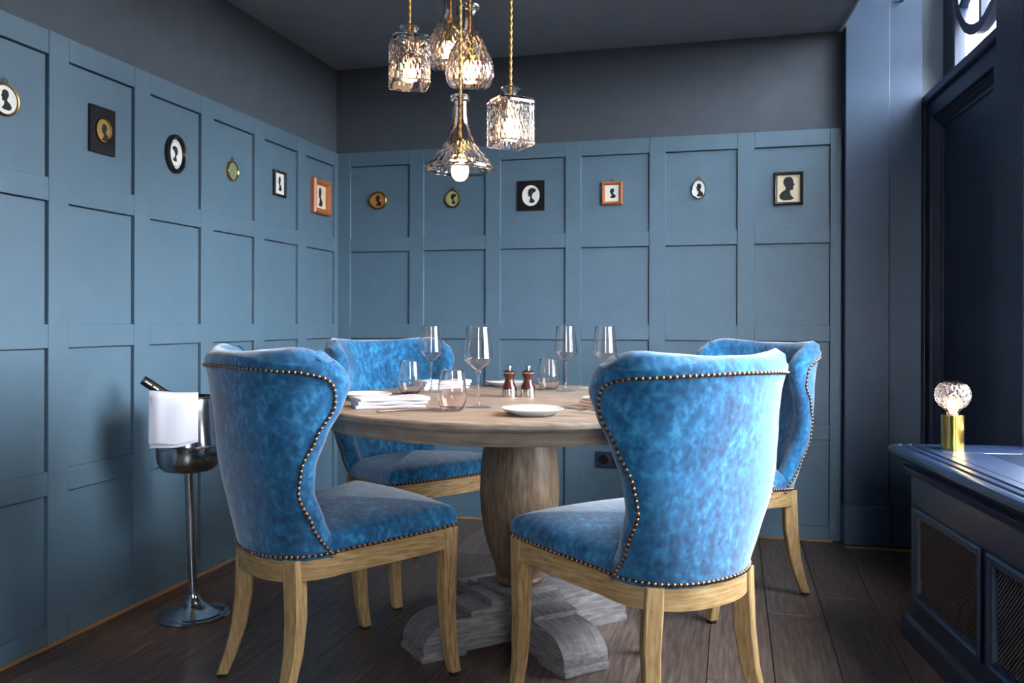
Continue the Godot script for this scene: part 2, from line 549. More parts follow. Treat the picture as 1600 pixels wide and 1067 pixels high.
func build_window_wall() -> void:
	var wr := struct("wall_right", "dark navy pilaster and wall round the door and the windows")
	# corner pilaster and the jamb beside it, both facing the camera
	block("pilaster", Vector3(0.604, 1.6, -4.33), Vector3(0.196, 3.0, 0.1), 0.004, M.pilaster, wr)
	block("pilaster_block", Vector3(0.604, 0.105, -4.31), Vector3(0.212, 0.19, 0.12), 0.006, M.pilaster, wr)
	block("jamb", Vector3(0.772, 1.6, -4.35), Vector3(0.14, 3.0, 0.1), 0.003, M.pilaster, wr)
	block("jamb_block", Vector3(0.775, 0.105, -4.335), Vector3(0.13, 0.19, 0.12), 0.005, M.pilaster, wr)
	block("corner_fill", Vector3(0.82, 1.5, -4.5), Vector3(0.3, 3.1, 0.1), 0.0, M.reveal, wr)
	var d := facade(3.0, Vector3(0.862, 0, -4.3))
	var n := Node3D.new(); n.name = "pier"; wr.add_child(n); n.transform = d
	block("pier_face", Vector3(1.06, 1.5, -0.03), Vector3(0.26, 3.1, 0.08), 0.004, M.navy, n)
	block("door_head", Vector3(0.46, 2.09, -0.05), Vector3(1.1, 0.045, 0.12), 0.006, M.navy, n)
	block("frame_fill", Vector3(-0.085, 1.03, -0.05), Vector3(0.09, 2.08, 0.1), 0.0, M.navy, n)
	block("outer_reveal", Vector3(-0.155, 2.55, -0.08), Vector3(0.05, 0.92, 0.16), 0.0, M.reveal, n)
	block("head_beam", Vector3(0.4, 3.03, -0.06), Vector3(1.6, 0.14, 0.22), 0.0, M.navy, n)
	# door
	var door := struct("door_1", "dark navy panelled door below a leaded transom light")
	door.transform = d
	block("door_leaf", Vector3(0.46, 1.03, -0.07), Vector3(1.08, 2.06, 0.04), 0.0, M.navy, door)
	block("stile", Vector3(-0.01, 1.04, -0.03), Vector3(0.1, 2.06, 0.05), 0.004, M.navy, door)
	block("stile", Vector3(0.895, 1.04, -0.03), Vector3(0.07, 2.06, 0.05), 0.004, M.navy, door)
	block("top_rail", Vector3(0.45, 2.03, -0.032), Vector3(0.82, 0.08, 0.046), 0.004, M.navy, door)
	var mo := part("moulding", rect_mould(0.82, 1.9, [Vector2(0, 0), Vector2(0, 0.03), Vector2(0.012, 0.036), Vector2(0.022, 0.024), Vector2(0.03, 0.028), Vector2(0.04, 0.014), Vector2(0.052, 0.012), Vector2(0.06, 0.0)]), M.navy, door)
	mo.position = Vector3(0.45, 1.04, -0.055)
	# transom light with curved tracery
	var w1 := struct("window_1", "leaded transom light with curved dark tracery above the door")
	w1.transform = d
	var zt := -0.13
	block("frame_side", Vector3(-0.06, 2.56, zt), Vector3(0.2, 0.94, 0.05), 0.004, M.navy, w1)
	block("frame_side", Vector3(0.92, 2.56, zt), Vector3(0.06, 0.94, 0.05), 0.004, M.navy, w1)
	block("sill", Vector3(0.45, 2.1, zt), Vector3(1.2, 0.07, 0.09), 0.004, M.navy, w1)
	block("pane", Vector3(0.45, 2.56, zt - 0.005), Vector3(0.98, 0.9, 0.004), 0.0, M.pane, w1)
	for r in [[0.33, 0.022], [0.12, 0.018]]:
		var g := Geo.new(); var path := []
		for k in 33: path.append(Vector3(cos(TAU * k / 32) * r[0], sin(TAU * k / 32) * r[0], 0))
		var rings := []
		for k in 32:
			var a: float = TAU * k / 32; var ring := []
			for q in [[-1, -1], [1, -1], [1, 1], [-1, 1]]: ring.append(Vector3(cos(a), sin(a), 0) * (r[0] + q[0] * r[1]) + Vector3(0, 0, q[1] * 0.02))
			rings.append(ring)
		g.loft(rings, false, false, true)
		part("tracery_ring", g, M.navy, w1).position = Vector3(0.36, 2.63, zt)
	for k in 6:
		var a := deg_to_rad(30.0 + 60.0 * k)
		var b := block("tracery_bar", Vector3(0.36, 2.63, zt) + Vector3(cos(a), sin(a), 0) * 0.225, Vector3(0.21, 0.026, 0.036), 0.003, M.navy, w1)
		b.rotation.z = a
	block("tracery_bar", Vector3(0.74, 2.56, zt), Vector3(0.03, 0.9, 0.036), 0.003, M.navy, w1)
	# window wall over the seat
	var e := facade(7.8, Vector3(0.925, 0, -3.14))
	var ww := Node3D.new(); ww.name = "window_wall"; wr.add_child(ww); ww.transform = e
	block("apron", Vector3(2.5, 0.34, -0.06), Vector3(5.4, 0.7, 0.12), 0.0, M.navy, ww)
	block("head_beam", Vector3(2.5, 3.0, -0.08), Vector3(5.4, 0.16, 0.16), 0.0, M.navy, ww)
	block("end_wall", Vector3(3.35, 1.6, -0.025), Vector3(3.7, 2.9, 0.05), 0.0, M.navy, ww)
	var w2 := struct("window_2", "tall window over the low radiator cover")
	w2.transform = e
	for x in [0.03, 1.48]:
		block("mullion", Vector3(x, 1.81, -0.03), Vector3(0.04, 2.24, 0.04), 0.004, M.navy, w2)
	for x in [0.755]:
		block("pane", Vector3(x, 1.81, -0.03), Vector3(1.42, 2.22, 0.004), 0.0, M.pane, w2)

# ---------------------------------------------------------------- table
func build_table() -> void:
	var t := thing("round_table", "round weathered oak pedestal table with a turned urn column", "table", Vector3(-0.70, 0, -2.795))
	var g := Geo.new()
	g.lathe([Vector2(0, TOP), Vector2(0.679, TOP), Vector2(0.686, TOP - 0.003), Vector2(0.69, TOP - 0.009), Vector2(0.69, TOP - 0.017), Vector2(0.684, TOP - 0.024), Vector2(0.676, TOP - 0.026), Vector2(0, TOP - 0.026)], 96)
	part("tabletop", g, M.table, t)
	g = Geo.new()
	g.lathe([Vector2(0.0, TOP - 0.0255), Vector2(0.662, TOP - 0.0255), Vector2(0.66, TOP - 0.034), Vector2(0.654, TOP - 0.042), Vector2(0.652, TOP - 0.062), Vector2(0.647, TOP - 0.068), Vector2(0.0, TOP - 0.068)], 96)
	part("apron", g, M.table, t)
	g = Geo.new()
	g.lathe([Vector2(0, 0.725), Vector2(0.098, 0.724), Vector2(0.104, 0.71), Vector2(0.116, 0.66), Vector2(0.127, 0.6), Vector2(0.133, 0.53), Vector2(0.134, 0.47), Vector2(0.13, 0.41), Vector2(0.121, 0.35), Vector2(0.107, 0.295), Vector2(0.09, 0.25), Vector2(0.074, 0.222), Vector2(0.067, 0.206), Vector2(0.08, 0.2), Vector2(0.084, 0.192), Vector2(0.08, 0.183), Vector2(0.07, 0.178), Vector2(0.09, 0.17), Vector2(0, 0.17)], 48)
	part("column", g, M.column, t)
	part("centre_block", boxmesh(Vector3(0.2, 0.12, 0.2), 0.006), M.base, t).transform = Transform3D(Basis(Vector3.UP, PI / 4), Vector3(0, 0.115, 0))
	# four scrolled feet on the diagonals
	var poly := PackedVector2Array([Vector2(0.06, 0.012), Vector2(0.24, 0.012), Vector2(0.245, 0.0), Vector2(0.392, 0.0), Vector2(0.398, 0.004), Vector2(0.398, 0.02), Vector2(0.388, 0.024), Vector2(0.392, 0.04), Vector2(0.388, 0.058), Vector2(0.376, 0.076), Vector2(0.357, 0.093), Vector2(0.332, 0.106), Vector2(0.3, 0.114), Vector2(0.262, 0.117), Vector2(0.225, 0.117), Vector2(0.225, 0.133), Vector2(0.19, 0.137), Vector2(0.15, 0.14), Vector2(0.15, 0.158), Vector2(0.06, 0.16)])
	g = Geo.new()
	g.prism(poly, -0.08, 0.08)
	var foot := g.mesh(30.0)
	for k in 4:
		part("foot", foot, M.base, t).rotation.y = deg_to_rad(45.0 + 90.0 * k)

# ---------------------------------------------------------------- chairs
func rail_y(z: float) -> float:
	return 0.45 + 0.08 * z

func seat_outline() -> Array:
	var half := []   # right side, from the middle of the front to the middle of the back
	for k in 8: half.append(Vector2(0.258 * k / 8.0, 0.02 * (1.0 - pow(k / 8.0, 2.0))))
	half.append_array([Vector2(0.262, -0.001), Vector2(0.272, -0.006), Vector2(0.276, -0.016)])
	for k in range(1, 9): half.append(Vector2(0.276 - 0.056 * k / 8.0 + 0.006 * sin(PI * k / 8.0), -0.016 - 0.324 * k / 8.0))
	for k in range(1, 13):
		var a := PI / 2 * k / 12.0
		half.append(Vector2(0.22 * pow(cos(a), 2 / 2.3) if k < 12 else 0.0, -0.34 - 0.19 * pow(sin(a), 2 / 2.3)))
	var out := []
	for p in half: out.append(p)
	for k in range(half.size() - 2, 0, -1): out.append(Vector2(-half[k].x, half[k].y))
	return out

func leg_geo(pts: Array, sizes: Array, turn := 0.0) -> Geo:
	var g := Geo.new(); var rings := []
	for i in pts.size():
		var hx: float = sizes[i].x / 2; var hz: float = sizes[i].y / 2; var b := 0.004
		var ring := []
		for q in [[-hx + b, -hz], [hx - b, -hz], [hx, -hz + b], [hx, hz - b], [hx - b, hz], [-hx + b, hz], [-hx, hz - b], [-hx, -hz + b]]:
			ring.append(pts[i] + Vector3(q[0], 0, q[1]).rotated(Vector3.UP, turn))
		rings.append(ring)
	g.loft(rings)
	return g

func lerp_table(tab: Array, x: float) -> float:
	for k in tab.size() - 1:
		if x <= tab[k + 1].x:
			var f := clampf((x - tab[k].x) / (tab[k + 1].x - tab[k].x), 0.0, 1.0)
			return lerpf(tab[k].y, tab[k + 1].y, f * f * (3 - 2 * f) * 0.5 + f * 0.5)
	return tab[-1].y

func shell_row(y: float, nseg: int) -> Array:
	# middle surface of the back at one height, from one wing round to the other, evenly spaced then drawn to the ends
	var f := clampf((y - 0.41) / 0.56, 0.0, 1.0)
	var R := 0.034
	var w := lerpf(0.22, 0.312, pow(f, 1.1)) - R
	var zr := lerpf(-0.53, -0.62, f) + R
	var zf := lerp_table([Vector2(0.40, -0.345), Vector2(0.5, -0.395), Vector2(0.6, -0.43), Vector2(0.67, -0.426), Vector2(0.75, -0.396), Vector2(0.83, -0.352), Vector2(0.89, -0.33), Vector2(0.98, -0.326)], y) - 0.035 * f
	var q0 := clampf((y - 0.872) / 0.1, 0.0, 1.0)
	zf -= 0.1 * (1.0 - sqrt(maxf(0.0, 1.0 - q0 * q0)))
	var fine := []
	for k in 161:
		var a := PI * k / 160.0
		var c := cos(a); var s := sin(a)
		fine.append(Vector3(signf(c) * w * pow(absf(c), 2 / 2.35), y, zf - (zf - zr) * pow(maxf(s, 0.0), 2 / 2.35)))
	var acc := [0.0]
	for k in 160: acc.append(acc[-1] + fine[k].distance_to(fine[k + 1]))
	var out := []; var j := 0
	for k in nseg + 1:
		var q := float(k) / nseg
		var e := (0.5 - 0.5 * cos(PI * q)) * 0.75 + q * 0.25
		var target: float = e * acc[-1]
		while j < 159 and acc[j + 1] < target: j += 1
		out.append(fine[j].lerp(fine[j + 1], clampf((target - acc[j]) / maxf(acc[j + 1] - acc[j], 1e-6), 0.0, 1.0)))
	return out

func make_chair(label: String) -> Node3D:
	var c := thing("dining_chair", label, "chair", Vector3.ZERO, 0.0, "blue velvet chairs round the table")
	# seat rail
	var ol := seat_outline()
	var g := Geo.new(); var rings := []
	for q in [[-0.062, 0.985], [-0.06, 0.995], [-0.004, 0.995], [0.0, 0.98]]:
		var ring := []
		for p in ol: ring.append(Vector3(p.x * q[1], rail_y(p.y) + q[0], (p.y + 0.26) * q[1] - 0.26))
		rings.append(ring)
	g.loft(rings)
	part("seat_rail", g, M.oak_x, c)
	# cushion
	g = Geo.new(); rings = []
	for q in [[0.0, 0.99], [0.012, 1.008], [0.03, 1.01], [0.044, 0.995], [0.054, 0.965], [0.061, 0.91], [0.068, 0.8], [0.074, 0.6], [0.077, 0.35], [0.078, 0.12]]:
		var ring := []
		for p in ol: ring.append(Vector3(p.x * q[1], rail_y(p.y * q[1]) + q[0], (p.y + 0.26) * q[1] - 0.26))
		rings.append(ring)
	g.loft(rings)
	part("seat_cushion", g, M.velvet, c, 60.0)
	# winged back: a padded shell with rolled edges
	var nu := 56; var ys := []
	for k in 41:
		var q := k / 40.0
		ys.append(sin(q * PI / 2) * 0.7 + q * 0.3)
	var rows := []
	for k in 41:
		var base := shell_row(lerpf(0.40, 0.972, ys[k]), nu)
		for i in nu + 1:
			var y0 := rail_y(base[i].z) - 0.002
			base[i].y = lerpf(y0, 0.972 - 0.01 * pow(absf(i - nu / 2.0) / (nu / 2.0), 2.0), ys[k])
		rows.append(base)
	var edge := []
	for k in 41: edge.append(rows[k][0]); edge.append(rows[k][nu])
	for i in nu + 1: edge.append(rows[40][i])
	g = Geo.new()
	var outer := []; var inner := []; var norm := []
	var R := 0.034
	for k in 41:
		var ro := []; var ri := []; var rn := []
		for i in nu + 1:
			var du: Vector3 = rows[k][mini(i + 1, nu)] - rows[k][maxi(i - 1, 0)]
			var dv: Vector3 = rows[mini(k + 1, 40)][i] - rows[maxi(k - 1, 0)][i]
			var n := du.cross(dv).normalized()
			var p: Vector3 = rows[k][i]
			var away := Vector3(p.x, 0, p.z + 0.36)
			if n.dot(away) < 0: n = -n
			var d := 9.0
			for e in edge: d = minf(d, p.distance_to(e))
			var f := clampf(d / 0.04, 0.0, 1.0)
			var th := R * sqrt(maxf(0.0, 1.0 - (1.0 - f) * (1.0 - f)))
			var op := p + n * th
			rn.append(n)
			ro.append(op)
			if k == 40 or i == 0 or i == nu: ri.append(-1)
			else: ri.append(p - n * th * (1.0 + 0.25 * clampf((d - 0.04) / 0.1, 0.0, 1.0)))
		outer.append(ro); inner.append(ri); norm.append(rn)
	var io := []; var ii := []
	for k in 41:
		var a := []; var b := []
		for i in nu + 1: a.append(g.pt(outer[k][i]))
		for i in nu + 1: b.append(a[i] if inner[k][i] is int else g.pt(inner[k][i]))
		io.append(a); ii.append(b)
	for k in 40:
		for i in nu:
			g.quad(io[k][i], io[k + 1][i], io[k + 1][i + 1], io[k][i + 1])
			g.quad(ii[k][i], ii[k][i + 1], ii[k + 1][i + 1], ii[k + 1][i])
	for i in nu: g.quad(io[0][i], io[0][i + 1], ii[0][i + 1], ii[0][i])
	g.outward_mixed(0)
	part("backrest", g, M.velvet, c, 70.0)
	# nail lines: round the outside back, and along the rail
	var line := []; var lnorm := []
	var inset := 0.035
	var ktop := 40
	while outer[40][nu / 2].y - outer[ktop][nu / 2].y < 0.036: ktop -= 1
	var side := []; var side_n := []
	for k in range(0, ktop + 1):
		var acc := 0.0; var i := 0
		while acc < inset and i < nu / 2:
			acc += rows[k][i].distance_to(rows[k][i + 1]); i += 1
		var over: float = (acc - inset) / maxf(rows[k][i].distance_to(rows[k][i - 1]), 1e-5)
		side.append(outer[k][i].lerp(outer[k][i - 1], over)); side_n.append(norm[k][i])
		if k == ktop:
			for q in range(i + 1, nu / 2 + 1): side.append(outer[k][q]); side_n.append(norm[k][q])
	# round the corner of the line
	for pass_ in 60:
		var sm := side.duplicate()
		for k in range(maxi(1, ktop - 9), mini(side.size() - 1, ktop + 7)): sm[k] = side[k] * 0.5 + (side[k - 1] + side[k + 1]) * 0.25
		side = sm
	# lay the smoothed line back on the surface
	for k in side.size():
		var bd := 9.0; var bn := Vector3.UP; var bp := Vector3.ZERO
		for a in 41:
			for b in range(0, nu / 2 + 1):
				var dd: float = side[k].distance_squared_to(outer[a][b])
				if dd < bd: bd = dd; bn = norm[a][b]; bp = outer[a][b]
		side[k] += bn * maxf(-0.004, (bp - side[k]).dot(bn))
		side_n[k] = bn
	var full := []; var full_n := []
	for k in side.size(): full.append(side[k]); full_n.append(side_n[k])
	for k in range(side.size() - 2, -1, -1):
		full.append(side[k] * Vector3(-1, 1, 1)); full_n.append(side_n[k] * Vector3(-1, 1, 1))
	var trim := []; var trim_n := []
	for k in ol.size() + 1:
		var p: Vector2 = ol[k % ol.size()]
		var q: Vector2 = ol[(k + 1) % ol.size()] - ol[(k - 1 + ol.size()) % ol.size()]
		var n2 := Vector2(-q.y, q.x).normalized()
		if n2.dot(p - Vector2(0, -0.26)) < 0: n2 = -n2
		trim.append(Vector3(p.x, rail_y(p.y) + 0.006, p.y) + Vector3(n2.x, 0, n2.y) * 0.002); trim_n.append(Vector3(n2.x, 0, n2.y))
	var gb := Geo.new(); var gn := Geo.new()
	for ln in [[full, full_n], [trim, trim_n]]:
		gb.tube(ln[0], 0.0042, 6)
		var pos := 0.0
		for k in ln[0].size() - 1:
			var a: Vector3 = ln[0][k]; var b: Vector3 = ln[0][k + 1]; var L := a.distance_to(b)
			while pos < L:
				var n: Vector3 = ln[1][k].lerp(ln[1][k + 1], pos / L).normalized()
				var u := n.cross(Vector3(0.3, 0.8, 0.5)).normalized()
				gn.xf = Transform3D(Basis(u, n, u.cross(n)), a.lerp(b, pos / L) + n * 0.002)
				gn.lathe([Vector2(0.0058, 0), Vector2(0.005, 0.0026), Vector2(0.0028, 0.0044), Vector2(0, 0.005)], 7)
				pos += 0.0155
			pos -= L
	part("gimp_braid", gb, M.gimp, c)
	stuff(part("nailhead_trim", gn, M.nail, c, 60.0))
	# legs
	for s in [-1.0, 1.0]:
		var f := leg_geo([Vector3(s * 0.25, rail_y(0) - 0.001, -0.024), Vector3(s * 0.25, 0.34, -0.024), Vector3(s * 0.249, 0.2, -0.022), Vector3(s * 0.249, 0.09, -0.012), Vector3(s * 0.25, 0.012, 0.004)], [Vector2(0.052, 0.05), Vector2(0.048, 0.046), Vector2(0.042, 0.042), Vector2(0.036, 0.037), Vector2(0.032, 0.033)])
		var lf := part("leg", f, M.oak, c)
		part("foot_pad", leg_geo([Vector3(s * 0.25, 0.0, 0.005), Vector3(s * 0.25, 0.0125, 0.005)], [Vector2(0.026, 0.026), Vector2(0.028, 0.028)]), M.shoe, lf)
		var r := leg_geo([Vector3(s * 0.158, rail_y(-0.46) - 0.004, -0.468), Vector3(s * 0.16, 0.345, -0.466), Vector3(s * 0.166, 0.25, -0.466), Vector3(s * 0.173, 0.15, -0.478), Vector3(s * 0.18, 0.07, -0.5), Vector3(s * 0.184, 0.012, -0.524)], [Vector2(0.046, 0.046), Vector2(0.047, 0.05), Vector2(0.044, 0.05), Vector2(0.039, 0.044), Vector2(0.035, 0.038), Vector2(0.032, 0.034)], -s * 0.5)
		var lr := part("leg", r, M.oak, c)
		part("foot_pad", leg_geo([Vector3(s * 0.184, 0.0, -0.525), Vector3(s * 0.184, 0.0125, -0.525)], [Vector2(0.026, 0.026), Vector2(0.028, 0.028)]), M.shoe, lr)
	return c

func build_chairs() -> void:
	# front middle of each seat and the way it faces
	var spots := [
		[Vector2(-1.014, -2.552), Vector2(0.564, -0.826), "blue velvet chair beside the wine stand, its winged outside back in shade"],
		[Vector2(-0.425, -2.53), Vector2(-0.735, -0.678), "blue velvet chair with a brightly lit studded back, nearest the radiator cover"],
		[Vector2(-1.047, -3.11), Vector2(0.82, 0.572), "blue velvet chair facing out of the panelled corner across the table"],
		[Vector2(-0.24, -3.25), Vector2(-0.731, 0.683), "blue velvet chair by the dark pilaster, inside of its back in shade"],
	]
	var proto: Node3D = null
	for s in spots:
		var c: Node3D
		if proto == null:
			proto = make_chair(s[2]); c = proto
		else:
			c = proto.duplicate(); c.name = numbered("dining_chair"); add_child(c)
			c.set_meta("label", s[2])
		var f := Vector3(s[1].x, 0, s[1].y).normalized()
		c.transform = Transform3D(Basis(Vector3.UP.cross(f), Vector3.UP, f), Vector3(s[0].x, 0, s[0].y))

# ---------------------------------------------------------------- radiator cover under the window
func build_cover() -> void:
	var o := thing("radiator_cover", "long dark navy radiator cover with mesh grilles and a moulded top", "radiator cover", Vector3(0.51, 0, -3.14))
	# local x along the front towards the camera, local z towards the window (depth)
	var a := deg_to_rad(7.76)
	var ax := Vector3(sin(a), 0, cos(a)); var dz := Vector3(cos(a), 0, -sin(a))
	o.transform = Transform3D(Basis(ax, Vector3.UP, -dz), Vector3(0.51, 0, -3.14))
	# in the node: x along, y up, z = -depth
	var LEN := 3.6; var DEP := 0.40
	var path := [Vector3(0, 0, -DEP), Vector3(0, 0, 0), Vector3(LEN, 0, 0)]
	var out := [Vector3(-1, 0, 0), Vector3(-1, 0, 1), Vector3(0, 0, 1)]
	# moulded nosing
	part("nosing", sweep(path, out, [Vector2(-0.09, 0.575), Vector2(-0.05, 0.575), Vector2(-0.045, 0.588), Vector2(-0.03, 0.595), Vector2(-0.022, 0.604), Vector2(-0.008, 0.608), Vector2(0, 0.617), Vector2(0.001, 0.628), Vector2(-0.006, 0.637), Vector2(-0.016, 0.641), Vector2(-0.026, 0.641), Vector2(-0.029, 0.635), Vector2(-0.033, 0.635), Vector2(-0.036, 0.644), Vector2(-0.05, 0.646), Vector2(-0.053, 0.64), Vector2(-0.057, 0.64), Vector2(-0.06, 0.648), Vector2(-0.09, 0.648)]), M.cover, o, 30.0)
	# top board round a slotted vent
	var top := 0.642
	block("top_board", Vector3(0.165, top, -0.245), Vector3(0.17, 0.014, 0.31), 0.0015, M.cover, o)
	block("top_board", Vector3(1.92, top, -0.15), Vector3(3.34, 0.014, 0.12), 0.0015, M.cover, o)
	block("top_board", Vector3(1.92, top, -0.36), Vector3(3.34, 0.014, 0.08), 0.0015, M.cover, o)
	var g := Geo.new()
	for k in 17: g.box(Vector3(1.92, top + 0.001, -0.2135 - k * 0.0064), Vector3(3.34, 0.008, 0.0036))
	stuff(part("vent_slats", g, M.cover, o))
	# body
	block("end_panel", Vector3(0.07, 0.3, -0.24), Vector3(0.03, 0.57, 0.33), 0.002, M.cover, o)
	block("frieze", Vector3(1.86, 0.51, -0.075), Vector3(3.62, 0.14, 0.03), 0.002, M.cover, o)
	block("bottom_rail", Vector3(1.86, 0.095, -0.075), Vector3(3.62, 0.1, 0.03), 0.002, M.cover, o)
	part("plinth", sweep([Vector3(0.05, 0, -0.4), Vector3(0.05, 0, -0.05), Vector3(LEN, 0, -0.05)], out, [Vector2(-0.03, 0.0), Vector2(0.014, 0.0), Vector2(0.014, 0.06), Vector2(0.008, 0.07), Vector2(0.002, 0.082), Vector2(-0.03, 0.082)]), M.cover, o)
	part("cornice", sweep([Vector3(0.05, 0, -0.4), Vector3(0.05, 0, -0.055), Vector3(LEN, 0, -0.055)], out, [Vector2(-0.02, 0.545), Vector2(0.004, 0.545), Vector2(0.008, 0.556), Vector2(0.018, 0.566), Vector2(0.022, 0.576), Vector2(-0.02, 0.576)]), M.cover, o)
	block("back_panel", Vector3(1.86, 0.32, -0.392), Vector3(3.5, 0.63, 0.012), 0.0, M.cover, o)
	var xs := [0.088, 0.648, 1.208, 1.768, 2.328, 2.888]
	var pw := 0.51
	for k in xs.size():
		block("stile", Vector3(xs[k] - 0.012, 0.29, -0.075), Vector3(0.05, 0.32, 0.03), 0.002, M.cover, o)
	for k in xs.size():
		var cx: float = xs[k] + 0.013 + pw / 2
		var fr := part("grille_frame", rect_mould(pw + 0.012, 0.31, [Vector2(0, -0.012), Vector2(0, 0.01), Vector2(0.006, 0.016), Vector2(0.014, 0.016), Vector2(0.02, 0.009), Vector2(0.026, 0.009), Vector2(0.03, 0.0), Vector2(0.03, -0.012)]), M.cover, o)
		fr.position = Vector3(cx, 0.29, -0.062)
		if k > 2: continue
		var gm := Geo.new(); var hw := pw / 2 - 0.02; var hh := 0.128
		for s in [-1.0, 1.0]:
			var q := -hw - hh
			while q < hw + hh:
				# line x = q + s*y clipped to the rectangle
				var lo := -hh; var hi := hh
				if s > 0:
					lo = maxf(lo, -hw - q); hi = minf(hi, hw - q)
				else:
					lo = maxf(lo, q - hw); hi = minf(hi, q + hw)
				if hi - lo > 0.004:
					var p0 := Vector3(q + s * lo, lo, s * 0.0012); var p1 := Vector3(q + s * hi, hi, s * 0.0012)
					gm.xf = Transform3D(Basis(Vector3(0, 0, 1), s * PI / 4 if s > 0 else 3 * PI / 4), (p0 + p1) / 2)
					gm.box(Vector3.ZERO, Vector3(p0.distance_to(p1), 0.002, 0.0018))
				q += 0.014
		gm.xf = Transform3D.IDENTITY
		var me := part("mesh_grille", gm, M.wire, fr, 10.0)
		stuff(me)
		me.position = Vector3(0, 0, -0.006)

# ---------------------------------------------------------------- wine stand
func build_wine_stand() -> void:
	var at := Vector3(-1.864, 0, -2.654)
	var turn := atan2(0.575, 0.818)   # local z towards the camera, local x to its right
	var t := thing("wine_bucket_stand", "chrome floor stand with a round domed foot below the ice bucket", "stand", at, turn)
	var g := Geo.new()
	g.lathe([Vector2(0, 0), Vector2(0.124, 0.0), Vector2(0.126, 0.006), Vector2(0.122, 0.012), Vector2(0.112, 0.014), Vector2(0.109, 0.019), Vector2(0.09, 0.024), Vector2(0.06, 0.032), Vector2(0.035, 0.046), Vector2(0.022, 0.062), Vector2(0.018, 0.08), Vector2(0, 0.08)], 48)
	part("foot", g, M.steel, t)
	g = Geo.new()
	g.tube([Vector3(0, 0.06, 0), Vector3(-0.008, 0.26, 0), Vector3(-0.017, 0.515, 0)], 0.0145, 16)
	part("pole", g, M.steel, t)
	var side := Basis(Vector3.UP, turn)
	var b := thing("ice_bucket", "polished steel ice bucket with a rounded bowl on the floor stand", "bucket", at + side * Vector3(-0.017, 0.5155, 0), turn)
	g = Geo.new()
	g.lathe([Vector2(0, 0), Vector2(0.06, 0.001), Vector2(0.085, 0.008), Vector2(0.1, 0.024), Vector2(0.107, 0.045), Vector2(0.109, 0.07), Vector2(0.108, 0.088), Vector2(0.114, 0.091), Vector2(0.114, 0.096), Vector2(0.102, 0.099), Vector2(0.099, 0.12), Vector2(0.092, 0.19), Vector2(0.086, 0.262), Vector2(0.09, 0.266), Vector2(0.09, 0.27), Vector2(0.083, 0.27), Vector2(0.083, 0.262), Vector2(0.089, 0.18), Vector2(0.096, 0.1), Vector2(0.09, 0.03), Vector2(0.07, 0.012), Vector2(0, 0.01)], 56)
	part("bucket_body", g, M.steel, b)
	# bottle leaning out to the left
	var w := thing("wine_bottle", "dark wine bottle leaning out of the ice bucket", "bottle", at + side * Vector3(-0.02, 0.56, 0.0), turn)
	g = Geo.new()
	g.lathe([Vector2(0, -0.005), Vector2(0.034, 0), Vector2(0.037, 0.01), Vector2(0.037, 0.12), Vector2(0.033, 0.142), Vector2(0.02, 0.165), Vector2(0.0155, 0.18), Vector2(0.0145, 0.19), Vector2(0, 0.19)], 28)
	var tilt := Transform3D(Basis(Vector3(0, 0, 1), deg_to_rad(54.0)), Vector3(0.064, 0.131, -0.01))
	part("bottle_body", g, M.bottle, w).transform = tilt
	g = Geo.new()
	g.lathe([Vector2(0.015, 0.175), Vector2(0.0165, 0.176), Vector2(0.0165, 0.26), Vector2(0.0155, 0.263), Vector2(0, 0.263)], 24)
	var foil := part("neck_foil", g, M.black, w); foil.transform = tilt
	g = Geo.new()
	g.box(Vector3(0.002, 0.24, 0.0163), Vector3(0.005, 0.026, 0.0012)); g.box(Vector3(0.002, 0.21, 0.0163), Vector3(0.005, 0.022, 0.0012))
	part("foil_print", g, M.paper, foil)
	# cloth over the rim
	var c := thing("draped_napkin", "white cloth napkin draped over the ice bucket rim", "napkin", at + side * Vector3(-0.017, 0.5155, 0), turn)
	g = Geo.new()
	var prof := [Vector2(0.04, 0.235), Vector2(0.05, 0.272), Vector2(0.07, 0.289), Vector2(0.09, 0.286), Vector2(0.103, 0.268), Vector2(0.109, 0.235), Vector2(0.112, 0.19), Vector2(0.1155, 0.15), Vector2(0.1185, 0.118)]
	for layer in [0, 1]:
		var rings := []
		for k in 15:
			var lat := lerpf(-0.127, 0.027, k / 14.0)
			var ring := []
			var up := []
			for q in prof.size():
				var p: Vector2 = prof[q]
				var yy: float = p.y + 0.012 * sin(lat * 40.0) * (1.0 if q > 6 else 0.2) * 0.3 - (0.012 if layer == 1 and q > 6 else 0.0) - lat * 0.05 * (1.0 if q < 5 else 0.0)
				if q == prof.size() - 1: yy += (lat + 0.06) * 0.12 * (1.0 if layer == 1 else 0.4)
				var zz: float = p.x - 1.2 * pow(lat + 0.03, 2.0) + 0.0025 * sin(lat * 55.0 + q * 0.5) - layer * 0.004 - maxf(0.0, -lat - 0.1) * 0.4
				up.append(Vector3(lat + (0.004 if layer == 1 else 0.0), yy, zz))
			for p in up: ring.append(p)
			for q in range(up.size() - 1, -1, -1): ring.append(up[q] + Vector3(0, -0.0012, -0.0022))
			rings.append(ring)
		g.loft(rings)
	part("cloth", g, M.linen, c, 60.0)

# ---------------------------------------------------------------- pendants
func cord(len_: float) -> Geo:
	var g := Geo.new(); var rings := []; var n := int(len_ / 0.0035) + 2
	for i in n:
		var y := len_ * i / (n - 1.0); var ring := []
		for k in 10:
			var a := TAU * k / 10
			var r := 0.0034 + 0.0013 * cos(2.0 * (a - y / 0.022 * PI))
			ring.append(Vector3(cos(a) * r, y, sin(a) * r))
		rings.append(ring)
	g.loft(rings)
	return g

